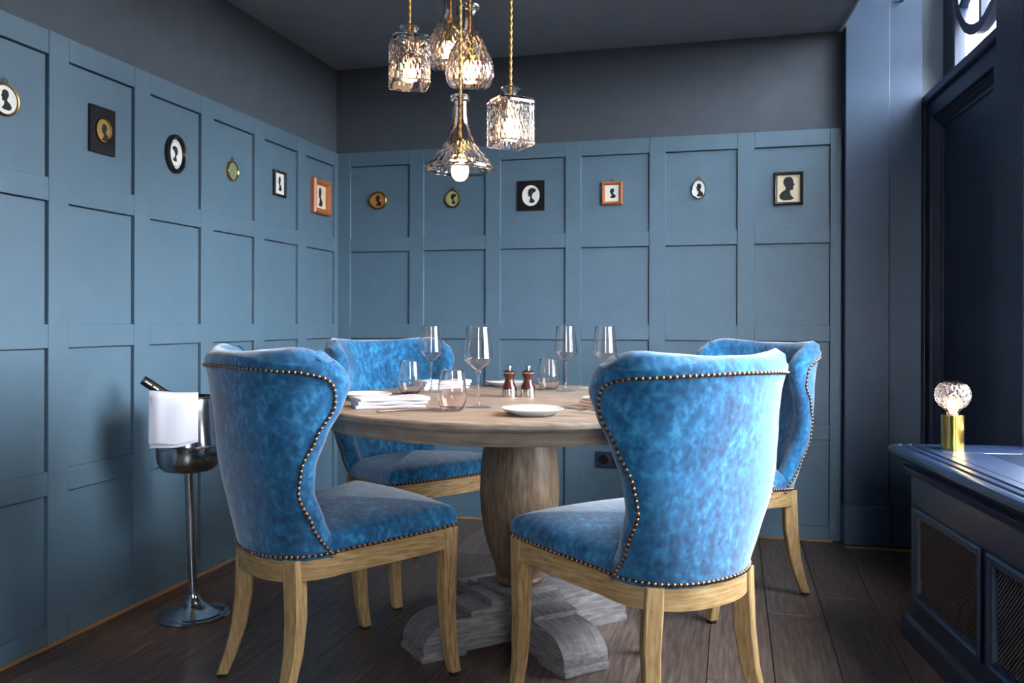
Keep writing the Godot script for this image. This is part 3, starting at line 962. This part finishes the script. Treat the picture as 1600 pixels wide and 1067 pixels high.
func pendant(kind: String, top: Vector3, h: float, label: String, turn := 0.0, bulb_y := 0.03, wide := 1.0) -> void:
	# node at the foot of the glass; top = rim of the neck
	var t := thing("pendant_lamp", label, "pendant lamp", top - Vector3(0, h, 0), turn, "decanter pendant lamps over the table")
	var g := Geo.new(); var k := h
	var seg := 64; var outer := []; var inner := []
	if kind == "square":
		var s := 0.059
		outer = [Vector2(0.96 * s, 0.0), Vector2(s, 0.006), Vector2(s, 0.02), Vector2(s, 0.04), Vector2(s, 0.06), Vector2(s, 0.08), Vector2(s, 0.1), Vector2(s, 0.12), Vector2(0.99 * s, 0.137), Vector2(0.9 * s, 0.146), Vector2(0.5 * s, 0.151), Vector2(0.019, 0.153), Vector2(0.0175, 0.162), Vector2(0.022, 0.172), Vector2(0.029, 0.178), Vector2(0.03, 0.182), Vector2(0.026, 0.184)]
		inner = [Vector2(0.02, 0.181), Vector2(0.013, 0.168), Vector2(0.013, 0.15), Vector2(0.4 * s, 0.144), Vector2(0.8 * s, 0.136), Vector2(0.86 * s, 0.12), Vector2(0.86 * s, 0.05), Vector2(0.86 * s, 0.0)]
	elif kind == "round":
		outer = [Vector2(0.05, 0.0), Vector2(0.06, 0.004), Vector2(0.069, 0.016), Vector2(0.0735, 0.034), Vector2(0.074, 0.052), Vector2(0.071, 0.072), Vector2(0.065, 0.092), Vector2(0.056, 0.112), Vector2(0.045, 0.132), Vector2(0.034, 0.15), Vector2(0.026, 0.166), Vector2(0.0215, 0.184), Vector2(0.0195, 0.204), Vector2(0.0195, 0.222), Vector2(0.022, 0.232), Vector2(0.029, 0.239), Vector2(0.03, 0.244), Vector2(0.025, 0.247)]
		inner = [Vector2(0.019, 0.243), Vector2(0.0145, 0.228), Vector2(0.0145, 0.2), Vector2(0.018, 0.178), Vector2(0.03, 0.148), Vector2(0.05, 0.112), Vector2(0.064, 0.07), Vector2(0.067, 0.045), Vector2(0.062, 0.015), Vector2(0.045, 0.004)]
	else:
		outer = [Vector2(0.094, 0.0), Vector2(0.1, 0.004), Vector2(0.1005, 0.012), Vector2(0.094, 0.026), Vector2(0.082, 0.042), Vector2(0.068, 0.058), Vector2(0.054, 0.075), Vector2(0.042, 0.094), Vector2(0.033, 0.115), Vector2(0.0265, 0.138), Vector2(0.0225, 0.165), Vector2(0.0215, 0.19), Vector2(0.0215, 0.208), Vector2(0.0275, 0.212), Vector2(0.029, 0.22), Vector2(0.027, 0.227), Vector2(0.024, 0.229)]
		inner = [Vector2(0.017, 0.227), Vector2(0.0155, 0.2), Vector2(0.0165, 0.165), Vector2(0.021, 0.135), Vector2(0.034, 0.1), Vector2(0.055, 0.066), Vector2(0.078, 0.036), Vector2(0.089, 0.012), Vector2(0.09, 0.001)]
	var f: float = k / maxf(outer[-1].y, 0.001)
	var prof := []
	for i in outer.size():
		prof.append(Vector2(outer[i].x, outer[i].y * f))
		if i < outer.size() - 1:
			var steps := int(outer[i].distance_to(outer[i + 1]) / 0.004)
			for q in range(1, steps): prof.append(Vector2(outer[i].lerp(outer[i + 1], float(q) / steps).x, outer[i].lerp(outer[i + 1], float(q) / steps).y * f))
	for p in inner: prof.append(Vector2(p.x, p.y * f))
	prof.append(prof[0])
	g.cut = kind; g.cut_f = f
	g.lathe(prof, seg * 2)
	part("glass_shade", g, M.crystal, t, 28.0).scale = Vector3(wide, 1, wide)
	part("cord", cord(CEIL - top.y + h - 0.09), M.gold_cord, t, 50.0).position.y = 0.09
	g = Geo.new()
	var hy := bulb_y + 0.03
	g.lathe([Vector2(0, hy), Vector2(0.0135, hy), Vector2(0.0135, hy + 0.045), Vector2(0.009, hy + 0.056), Vector2(0, hy + 0.057)], 20)
	part("lamp_holder", g, M.brass, t)
	g = Geo.new()
	g.lathe([Vector2(0, bulb_y - 0.034), Vector2(0.012, bulb_y - 0.031), Vector2(0.021, bulb_y - 0.021), Vector2(0.025, bulb_y - 0.006), Vector2(0.0235, bulb_y + 0.008), Vector2(0.017, bulb_y + 0.022), Vector2(0.0125, bulb_y + 0.031), Vector2(0, bulb_y + 0.031)], 24)
	part("bulb", g, M.bulb, t)
	var l := OmniLight3D.new()
	l.name = "bulb_light"; l.light_color = Color8(255, 186, 112); l.light_energy = 0.12; l.light_size = 0.02
	l.omni_range = 9.0; l.omni_attenuation = 2.0; l.shadow_enabled = true
	t.add_child(l); l.position.y = bulb_y

func build_pendants() -> void:
	pendant("square", Vector3(-0.9606, 1.9537, -2.4365), 0.1838, "square cut-glass decanter pendant hung higher, level with the round ones", 0.5, 0.045, 1.020)
	pendant("round", Vector3(-0.9206, 2.1545, -2.7053), 0.2571, "round cut-glass decanter pendant hung highest of the five", 0.3, 0.06, 1.118)
	pendant("round", Vector3(-0.7890, 2.0261, -2.5019), 0.2541, "round cut-glass decanter pendant hung just below its highest round twin", 0, 0.045, 1.027)
	pendant("square", Vector3(-0.6358, 1.7393, -2.4178), 0.1711, "square cut-glass decanter pendant hung lower, beside the funnel-shaped one", 0.75, 0.05, 0.980)
	pendant("funnel", Vector3(-0.7420, 1.6843, -2.2661), 0.2129, "funnel-shaped decanter pendant hung lowest with its bulb below the rim", 0, 0.006, 0.933)

# ---------------------------------------------------------------- pictures
const MAN := [[-0.02, 0.5], [0.12, 0.47], [0.2, 0.38], [0.22, 0.26], [0.18, 0.14], [0.12, 0.05], [0.13, -0.05], [0.28, -0.14], [0.38, -0.28], [0.36, -0.42], [0.2, -0.5], [-0.1, -0.48], [-0.22, -0.42], [-0.1, -0.3], [-0.06, -0.18], [-0.06, -0.08], [-0.16, -0.06], [-0.2, -0.02], [-0.17, 0.04], [-0.21, 0.07], [-0.19, 0.11], [-0.26, 0.16], [-0.19, 0.24], [-0.19, 0.34], [-0.13, 0.45]]
const WOMAN := [[-0.04, 0.47], [0.08, 0.5], [0.2, 0.47], [0.32, 0.42], [0.36, 0.32], [0.28, 0.22], [0.17, 0.18], [0.1, 0.06], [0.07, -0.08], [0.12, -0.2], [0.27, -0.32], [0.25, -0.44], [0.08, -0.5], [-0.12, -0.44], [-0.08, -0.34], [-0.04, -0.2], [-0.05, -0.06], [-0.14, -0.05], [-0.18, 0.01], [-0.15, 0.06], [-0.19, 0.09], [-0.17, 0.12], [-0.23, 0.17], [-0.17, 0.24], [-0.17, 0.36]]

func ellipse(w: float, h: float, n := 32) -> PackedVector2Array:
	var out := PackedVector2Array()
	for k in n: out.append(Vector2(cos(TAU * k / n) * w / 2, sin(TAU * k / n) * h / 2))
	return out

func rectangle(w: float, h: float) -> PackedVector2Array:
	return PackedVector2Array([Vector2(-w / 2, -h / 2), Vector2(w / 2, -h / 2), Vector2(w / 2, h / 2), Vector2(-w / 2, h / 2)])

func ring_frame(w: float, h: float, width: float, depth: float, oval: bool) -> Geo:
	var g := Geo.new(); var rings := []; var n := 36 if oval else 4
	for k in n:
		var ring := []
		for q in [[0.0, 0.0], [0.0, 0.7], [0.3, 1.0], [0.65, 0.9], [1.0, 0.4], [1.0, 0.0]]:
			if oval:
				var a := TAU * k / n
				ring.append(Vector3(cos(a) * (w / 2 - q[0] * width), sin(a) * (h / 2 - q[0] * width), q[1] * depth))
			else:
				var c: Vector2 = [Vector2(-1, -1), Vector2(1, -1), Vector2(1, 1), Vector2(-1, 1)][k]
				ring.append(Vector3(c.x * (w / 2 - q[0] * width), c.y * (h / 2 - q[0] * width), q[1] * depth))
		rings.append(ring)
	g.loft(rings, false, false, true)
	return g

func bust(parent: Node, who: Array, h: float, z: float, flip := 1.0, at := Vector2.ZERO, squash := 1.0) -> void:
	var poly := PackedVector2Array()
	for p in who: poly.append(Vector2(p[0] * h * flip * squash + at.x, p[1] * h + at.y))
	var g := Geo.new(); g.prism(poly, z, z + 0.0006)
	part("silhouette", g, M.ink, parent)

func hanger(parent: Node, y: float) -> void:
	var g := Geo.new(); var rings := []
	for k in 16:
		var a := TAU * k / 16; var ring := []
		for q in 6:
			var b := TAU * q / 6
			ring.append(Vector3(cos(a) * (0.009 + 0.0016 * cos(b)), y + sin(a) * (0.009 + 0.0016 * cos(b)), 0.006 + 0.0016 * sin(b)))
		rings.append(ring)
	g.loft(rings, false, false, true)
	part("hanging_ring", g, M.old_brass, parent)

func picture(on_left: bool, along: float, y: float, label: String) -> Node3D:
	var o := thing("silhouette_picture", label, "picture", Vector3.ZERO, 0.0, "small silhouette pictures hung along the panelling")
	if on_left: o.transform = Transform3D(Basis(Vector3(0, 0, -1), Vector3.UP, Vector3(1, 0, 0)), Vector3(XL + 0.0104, y, along))
	else: o.position = Vector3(along, y, ZB + 0.0104)
	return o

func flat(parent: Node, called: String, poly: PackedVector2Array, z0: float, z1: float, m: Material) -> MeshInstance3D:
	var g := Geo.new(); g.prism(poly, z0, z1)
	return part(called, g, m, parent)

func build_pictures() -> void:
	var p := picture(true, -2.105, 1.72, "white oval silhouette in a thin gilt rim, furthest from the panelled corner")
	flat(p, "card", ellipse(0.095, 0.092), 0.0, 0.006, M.paper)
	part("frame", ring_frame(0.104, 0.1, 0.009, 0.011, true), M.old_brass, p); bust(p, MAN, 0.062, 0.006); hanger(p, 0.057)
	p = picture(true, -2.514, 1.715, "black rectangular plaque with a gold oval miniature and a hanging ring")
	flat(p, "plaque", rectangle(0.122, 0.162), 0.0, 0.01, M.black)
	flat(p, "card", ellipse(0.07, 0.08), 0.01, 0.012, M.gilt)
	part("oval_rim", ring_frame(0.077, 0.087, 0.006, 0.016, true), M.old_brass, p); bust(p, MAN, 0.06, 0.012, 1.0, Vector2(0.004, -0.006)); hanger(p, 0.06)
	p = picture(true, -2.918, 1.711, "broad black oval frame round a white silhouette card with a printed border")
	flat(p, "card", ellipse(0.088, 0.124), 0.0, 0.007, M.paper)
	part("frame", ring_frame(0.12, 0.154, 0.02, 0.02, true), M.black, p); bust(p, WOMAN, 0.062, 0.007, -1.0)
	var g := Geo.new()
	for k in 22:
		var a := deg_to_rad(40.0 + 100.0 * k / 11.0) if k < 11 else deg_to_rad(225.0 + 90.0 * (k - 11) / 10.0)
		g.xf = Transform3D(Basis(Vector3(0, 0, 1), a), Vector3(cos(a) * 0.034, sin(a) * 0.05, 0.0073))
		g.box(Vector3.ZERO, Vector3(0.005, 0.0016, 0.0006))
	stuff(part("printed_border", g, M.ink, p))
	p = picture(true, -3.312, 1.712, "small green glass oval in a brass rim between black frames")
	flat(p, "card", ellipse(0.07, 0.078), 0.0, 0.008, M.sage)
	part("frame", ring_frame(0.082, 0.09, 0.009, 0.013, true), M.brass, p); hanger(p, 0.052)
	p = picture(true, -3.713, 1.72, "slim black rectangular frame with white mat and standing silhouette")
	flat(p, "card", rectangle(0.09, 0.105), 0.0, 0.006, M.paper)
	part("frame", ring_frame(0.108, 0.124, 0.013, 0.016, false), M.black, p); bust(p, MAN, 0.07, 0.006, 1.0, Vector2.ZERO, 0.7)
	p = picture(true, -4.131, 1.715, "tan wooden frame with a cream card, last before the corner")
	flat(p, "card", rectangle(0.15, 0.14), 0.0, 0.006, M.cream)
	part("frame", ring_frame(0.188, 0.184, 0.03, 0.03, false), M.tan, p); bust(p, MAN, 0.1, 0.006, 1.0, Vector2.ZERO, 0.7); hanger(p, 0.1)
	p = picture(false, -1.894, 1.717, "round amber miniature in a brown gilt rim beside the corner")
	flat(p, "card", ellipse(0.085, 0.083), 0.0, 0.007, M.amber)
	part("frame", ring_frame(0.104, 0.1, 0.013, 0.014, true), M.old_brass, p); bust(p, MAN, 0.06, 0.007)
	p = picture(false, -1.461, 1.712, "small olive oval miniature with a hanging ring below the funnel pendant")
	flat(p, "card", ellipse(0.068, 0.082), 0.0, 0.007, M.olive)
	part("frame", ring_frame(0.08, 0.095, 0.008, 0.013, true), M.old_brass, p); bust(p, WOMAN, 0.055, 0.007); hanger(p, 0.056)
	p = picture(false, -1.03, 1.714, "black square plaque with a white oval lady silhouette")
	flat(p, "plaque", rectangle(0.145, 0.157), 0.0, 0.01, M.black)
	flat(p, "card", ellipse(0.088, 0.104), 0.01, 0.012, M.paper)
	part("oval_rim", ring_frame(0.094, 0.11, 0.005, 0.014, true), M.paper, p); bust(p, WOMAN, 0.08, 0.012); hanger(p, 0.068)
	p = picture(false, -0.604, 1.712, "orange-brown wooden frame with white card and sprig silhouette")
	flat(p, "card", rectangle(0.085, 0.095), 0.0, 0.006, M.paper)
	part("frame", ring_frame(0.107, 0.118, 0.017, 0.02, false), M.tan, p); bust(p, MAN, 0.05, 0.006); hanger(p, 0.064)
	p = picture(false, -0.17, 1.716, "small oval silhouette in a silver rim with a bow-shaped ring")
	flat(p, "card", ellipse(0.062, 0.086), 0.0, 0.007, M.paper)
	part("frame", ring_frame(0.072, 0.097, 0.007, 0.013, true), M.cap_silver, p); bust(p, MAN, 0.066, 0.007, 1.0, Vector2(0, -0.004), 0.85); hanger(p, 0.056)
	p = picture(false, 0.256, 1.704, "black frame with a large gentleman silhouette on cream paper, nearest the pilaster")
	flat(p, "card", rectangle(0.11, 0.138), 0.0, 0.006, M.cream)
	part("frame", ring_frame(0.134, 0.16, 0.015, 0.02, false), M.black, p); bust(p, MAN, 0.115, 0.006, -1.0)

# ---------------------------------------------------------------- tableware
func put_glass(called: String, label: String, at: Vector2, group: String) -> void:
	var t := thing(called, label, "glass", Vector3(at.x, TOP, at.y), 0.0, group)
	var g := Geo.new()
	if called == "wine_glass":
		g.lathe([Vector2(0.0005, 0.112), Vector2(0.012, 0.117), Vector2(0.04, 0.142), Vector2(0.0435, 0.15), Vector2(0.0425, 0.17), Vector2(0.039, 0.205), Vector2(0.0352, 0.2455), Vector2(0.0347, 0.2463), Vector2(0.0344, 0.2455), Vector2(0.0382, 0.205), Vector2(0.0417, 0.17), Vector2(0.0427, 0.1505), Vector2(0.0393, 0.1428), Vector2(0.0115, 0.118), Vector2(0.0005, 0.114)], 48)
		part("bowl", g, M.glass, t, 25.0)
		g = Geo.new()
		g.lathe([Vector2(0.0, 0.006), Vector2(0.0065, 0.008), Vector2(0.0042, 0.02), Vector2(0.0038, 0.06), Vector2(0.0042, 0.1), Vector2(0.009, 0.1118), Vector2(0, 0.1135)], 24)
		part("stem", g, M.glass, t, 40.0)
		g = Geo.new()
		g.lathe([Vector2(0.0005, 0.0), Vector2(0.04, 0.0), Vector2(0.0405, 0.0015), Vector2(0.02, 0.005), Vector2(0.0065, 0.008)], 40)
		part("foot", g, M.pane, t, 30.0)
	else:
		g.lathe([Vector2(0.0005, 0.0), Vector2(0.026, 0.0), Vector2(0.033, 0.006), Vector2(0.041, 0.026), Vector2(0.0435, 0.045), Vector2(0.041, 0.075), Vector2(0.0352, 0.1185), Vector2(0.0347, 0.1193), Vector2(0.0343, 0.1185), Vector2(0.0402, 0.075), Vector2(0.0427, 0.045), Vector2(0.04, 0.0265), Vector2(0.0315, 0.009), Vector2(0.0005, 0.006)], 48)
		part("bowl", g, M.glass, t, 25.0)

func plate(label: String, at: Vector2, r: float) -> void:
	var t := thing("side_plate", label, "plate", Vector3(at.x, TOP, at.y), 0.0, "white side plates")
	var g := Geo.new()
	g.lathe([Vector2(0, 0.001), Vector2(r * 0.6, 0.0), Vector2(r * 0.66, 0.002), Vector2(r * 0.97, 0.016), Vector2(r, 0.019), Vector2(r * 0.985, 0.0205), Vector2(r * 0.68, 0.008), Vector2(r * 0.6, 0.006), Vector2(0, 0.006)], 56)
	part("dish", g, M.china, t, 40.0)

func knife(label: String, a: Vector2, b: Vector2, y := 0.0) -> void:
	var d := (b - a); var L := d.length()
	var t := thing("table_knife", label, "knife", Vector3(a.x, TOP + y, a.y), atan2(-d.y, d.x), "table knives")
	var g := Geo.new(); var rings := []
	for q in [[0.0, 0.005, 0.004], [0.004, 0.008, 0.0055], [L * 0.2, 0.009, 0.006], [L * 0.4, 0.0075, 0.005], [L * 0.43, 0.005, 0.004]]:
		var ring := []
		for k in 8: ring.append(Vector3(q[0], 0.004 + sin(TAU * k / 8) * q[2] * 0.6, cos(TAU * k / 8) * q[1]))
		rings.append(ring)
	g.loft(rings)
	part("handle", g, M.cutlery, t, 60.0)
	g = Geo.new(); rings = []
	for q in [[L * 0.42, 0.004, 0.0022], [L * 0.46, 0.009, 0.0016], [L * 0.8, 0.0095, 0.0014], [L * 0.95, 0.007, 0.0012], [L, 0.0015, 0.001]]:
		rings.append([Vector3(q[0], 0.004 - q[2], -q[1]), Vector3(q[0], 0.004 + q[2], -q[1]), Vector3(q[0], 0.004 + q[2] * 0.3, q[1]), Vector3(q[0], 0.004 - q[2] * 0.3, q[1])])
	g.loft(rings)
	part("blade", g, M.cutlery, t)

func fork(label: String, a: Vector2, b: Vector2) -> void:
	var d := (b - a); var L := d.length()
	var t := thing("table_fork", label, "fork", Vector3(a.x, TOP, a.y), atan2(-d.y, d.x), "table forks")
	var g := Geo.new(); var rings := []
	for q in [[0.0, 0.006, 0.002], [0.03, 0.0085, 0.002], [L * 0.45, 0.004, 0.006], [L * 0.62, 0.004, 0.012], [L * 0.7, 0.011, 0.009], [L * 0.78, 0.0125, 0.006]]:
		rings.append([Vector3(q[0], q[2], -q[1]), Vector3(q[0], q[2] + 0.0026, -q[1]), Vector3(q[0], q[2] + 0.0026, q[1]), Vector3(q[0], q[2], q[1])])
	g.loft(rings)
	part("handle", g, M.cutlery, t)
	for k in 4:
		g = Geo.new(); var z := (k - 1.5) * 0.0066
		g.tube([Vector3(L * 0.77, 0.0072, z), Vector3(L * 0.88, 0.006, z), Vector3(L, 0.0115, z)], 0.0017, 6)
		part("tine", g, M.cutlery, t)

func napkin(label: String, at: Vector2, w: float, d: float, turn: float) -> void:
	var t := thing("folded_napkin", label, "napkin", Vector3(at.x, TOP, at.y), turn, "folded white napkins")
	for k in 3:
		var g := Geo.new(); var rings := []
		var h := 0.0095
		for i in 13:
			var x := lerpf(-w / 2, w / 2, i / 12.0) + k * 0.002
			var dd := d / 2 - k * 0.004
			var lift := 0.002 * sin(i * 0.9 + k * 2.0)
			var ring := []
			for q in [[-1, 0.15], [-0.97, 0.0], [0.97, 0.0], [1, 0.2], [1.0, 0.7], [0.96, 1.0], [0.0, 1.15], [-0.96, 1.0], [-1, 0.8]]:
				ring.append(Vector3(x + q[0] * 0.006 * k, k * 0.0105 + q[1] * h + lift * (q[1] if k < 2 else 1.0 * q[1]), q[0] * dd))
			rings.append(ring)
		g.loft(rings)
		part("fold", g, M.linen, t, 50.0)

func mill(label: String, at: Vector2) -> void:
	var t := thing("pepper_mill", label, "mill", Vector3(at.x, TOP, at.y), 0.0, "salt and pepper mills")
	var g := Geo.new()
	g.lathe([Vector2(0, 0), Vector2(0.0255, 0), Vector2(0.026, 0.003), Vector2(0.026, 0.026), Vector2(0.025, 0.028), Vector2(0, 0.028)], 32)
	part("metal_foot", g, M.cap_silver, t)
	g = Geo.new()
	g.lathe([Vector2(0, 0.028), Vector2(0.0255, 0.028), Vector2(0.025, 0.036), Vector2(0.019, 0.048), Vector2(0.0155, 0.058), Vector2(0.0165, 0.068), Vector2(0.022, 0.078), Vector2(0.0225, 0.083), Vector2(0, 0.083)], 32)
	part("body", g, M.walnut, t)
	g = Geo.new()
	g.lathe([Vector2(0, 0.083), Vector2(0.025, 0.083), Vector2(0.0255, 0.086), Vector2(0.022, 0.09), Vector2(0.012, 0.094), Vector2(0.006, 0.096), Vector2(0.006, 0.099), Vector2(0.0085, 0.103), Vector2(0.008, 0.108), Vector2(0.004, 0.111), Vector2(0, 0.1115)], 32)
	part("cap", g, M.cap_silver, t)

func build_tableware() -> void:
	napkin("folded white napkin beside a knife and a tumbler, before the wine stand chair", Vector2(-1.03, -2.44), 0.21, 0.13, 0.55)
	knife("steel table knife lying along the edge of the folded napkin", Vector2(-0.99, -2.265), Vector2(-0.84, -2.43))
	plate("white side plate between the chair by the wine stand and the corner chair", Vector2(-1.2, -2.66), 0.085)
	put_glass("tumbler", "stemless water glass standing before the corner chair", Vector2(-1.13, -2.88), "stemless water glasses")
	put_glass("wine_glass", "tall wine glass beside the tumbler of the corner chair", Vector2(-1.09, -2.99), "tall wine glasses")
	put_glass("tumbler", "stemless water glass between the folded napkin and a wine glass", Vector2(-0.80, -2.375), "stemless water glasses")
	put_glass("wine_glass", "tall wine glass between the folded napkin's tumbler and the walnut mills", Vector2(-0.755, -2.49), "tall wine glasses")
	napkin("folded white napkin laid before the corner chair", Vector2(-1.12, -3.19), 0.19, 0.11, 0.75)
	plate("white side plate with a knife across it beside the corner chair's napkin", Vector2(-0.90, -3.36), 0.085)
	knife("steel knife resting across a white side plate", Vector2(-0.98, -3.32), Vector2(-0.83, -3.36), 0.0205)
	mill("squat walnut mill with silver cap, the one closer to the wine stand", Vector2(-0.757, -2.87))
	mill("squat walnut mill with silver cap, the one closer to the radiator cover", Vector2(-0.694, -2.888))
	put_glass("tumbler", "stemless water glass next to the walnut mills", Vector2(-0.69, -3.215), "stemless water glasses")
	put_glass("wine_glass", "tall wine glass standing close to the mills' tumbler", Vector2(-0.617, -3.18), "tall wine glasses")
	put_glass("wine_glass", "tall wine glass nearest the chair by the dark pilaster", Vector2(-0.46, -3.13), "tall wine glasses")
	plate("white side plate beside the fork of the bright-backed chair", Vector2(-0.548, -2.335), 0.088)
	knife("steel knife lying between a side plate and the bright-backed chair's napkin", Vector2(-0.36, -2.475), Vector2(-0.56, -2.59), 0.0)
	fork("steel fork lying beside the side plate of the bright-backed chair", Vector2(-0.30, -2.36), Vector2(-0.44, -2.44))
	napkin("folded white napkin laid before the bright-backed chair", Vector2(-0.37, -2.62), 0.17, 0.12, -0.6)
	knife("steel knife lying before the chair by the dark pilaster", Vector2(-0.47, -3.34), Vector2(-0.60, -3.30))

# ---------------------------------------------------------------- small things
func build_small() -> void:
	# lamp on the radiator cover
	var t := thing("table_lamp", "brass cylinder lamp with a cut-crystal globe bulb on the radiator cover", "lamp", Vector3(0.676, 0.6492, -2.98))
	var g := Geo.new()
	g.lathe([Vector2(0, 0), Vector2(0.0335, 0), Vector2(0.034, 0.001), Vector2(0.034, 0.11), Vector2(0.033, 0.111), Vector2(0.02, 0.111), Vector2(0, 0.109)], 40)
	part("brass_base", g, M.brass, t)
	g = Geo.new()
	var prof := [Vector2(0.016, 0.108), Vector2(0.018, 0.118), Vector2(0.026, 0.128), Vector2(0.042, 0.141), Vector2(0.051, 0.157), Vector2(0.0545, 0.175), Vector2(0.051, 0.193), Vector2(0.04, 0.208), Vector2(0.022, 0.217), Vector2(0, 0.22)]
	var fine_prof := [prof[0]]
	for k in prof.size() - 1:
		for q in 4: fine_prof.append(prof[k].lerp(prof[k + 1], (q + 1) / 4.0))
	prof = fine_prof
	for k in range(prof.size() - 1, -1, -1): prof.append(Vector2(maxf(prof[k].x - 0.006, 0.0), lerpf(prof[k].y, 0.17, 0.1)))
	prof.append(prof[0])
	g.cut = "globe"
	g.lathe(prof, 96)
	part("crystal_globe", g, M.crystal, t, 20.0)
	g = Geo.new()
	g.lathe([Vector2(0, 0.112), Vector2(0.009, 0.113), Vector2(0.011, 0.13), Vector2(0.012, 0.15), Vector2(0.009, 0.165), Vector2(0, 0.17)], 16)
	part("bulb", g, M.bulb, t)
	var l := OmniLight3D.new()
	l.name = "bulb_light"; l.light_color = Color8(255, 186, 112); l.light_energy = 0.1; l.light_size = 0.02
	l.omni_range = 9.0; l.omni_attenuation = 2.0; l.shadow_enabled = true
	t.add_child(l); l.position.y = 0.145
	# little rail bracket high on the pilaster
	t = thing("curtain_bracket", "small pale metal rod bracket high on the pilaster beside the door", "bracket", Vector3(0.757, 2.585, -4.3))
	g = Geo.new()
	g.tube([Vector3(0, -0.03, 0.0), Vector3(0.003, -0.022, 0.05), Vector3(0.02, 0.03, 0.06), Vector3(0.045, 0.1, 0.06)], 0.008, 10)
	part("rod", g, M.cap_silver, t)
	# double socket low on the back wall
	t = thing("wall_socket", "dark blue double power socket low on the back panelling", "socket", Vector3(-0.607, 0.349, ZB + 0.0102))
	part("plate", boxmesh(Vector3(0.155, 0.082, 0.009), 0.002), M.socket, t).position.z = 0.0045
	for s in [-1, 1]:
		g = Geo.new()
		g.xf = Transform3D(Basis(Vector3(1, 0, 0), PI / 2), Vector3(s * 0.036, 0, 0.0092))
		g.lathe([Vector2(0.0, 0.0), Vector2(0.024, 0.0), Vector2(0.026, 0.003), Vector2(0.028, 0.002), Vector2(0.028, -0.001), Vector2(0, -0.001)], 28)
		part("outlet", g, M.black, t)
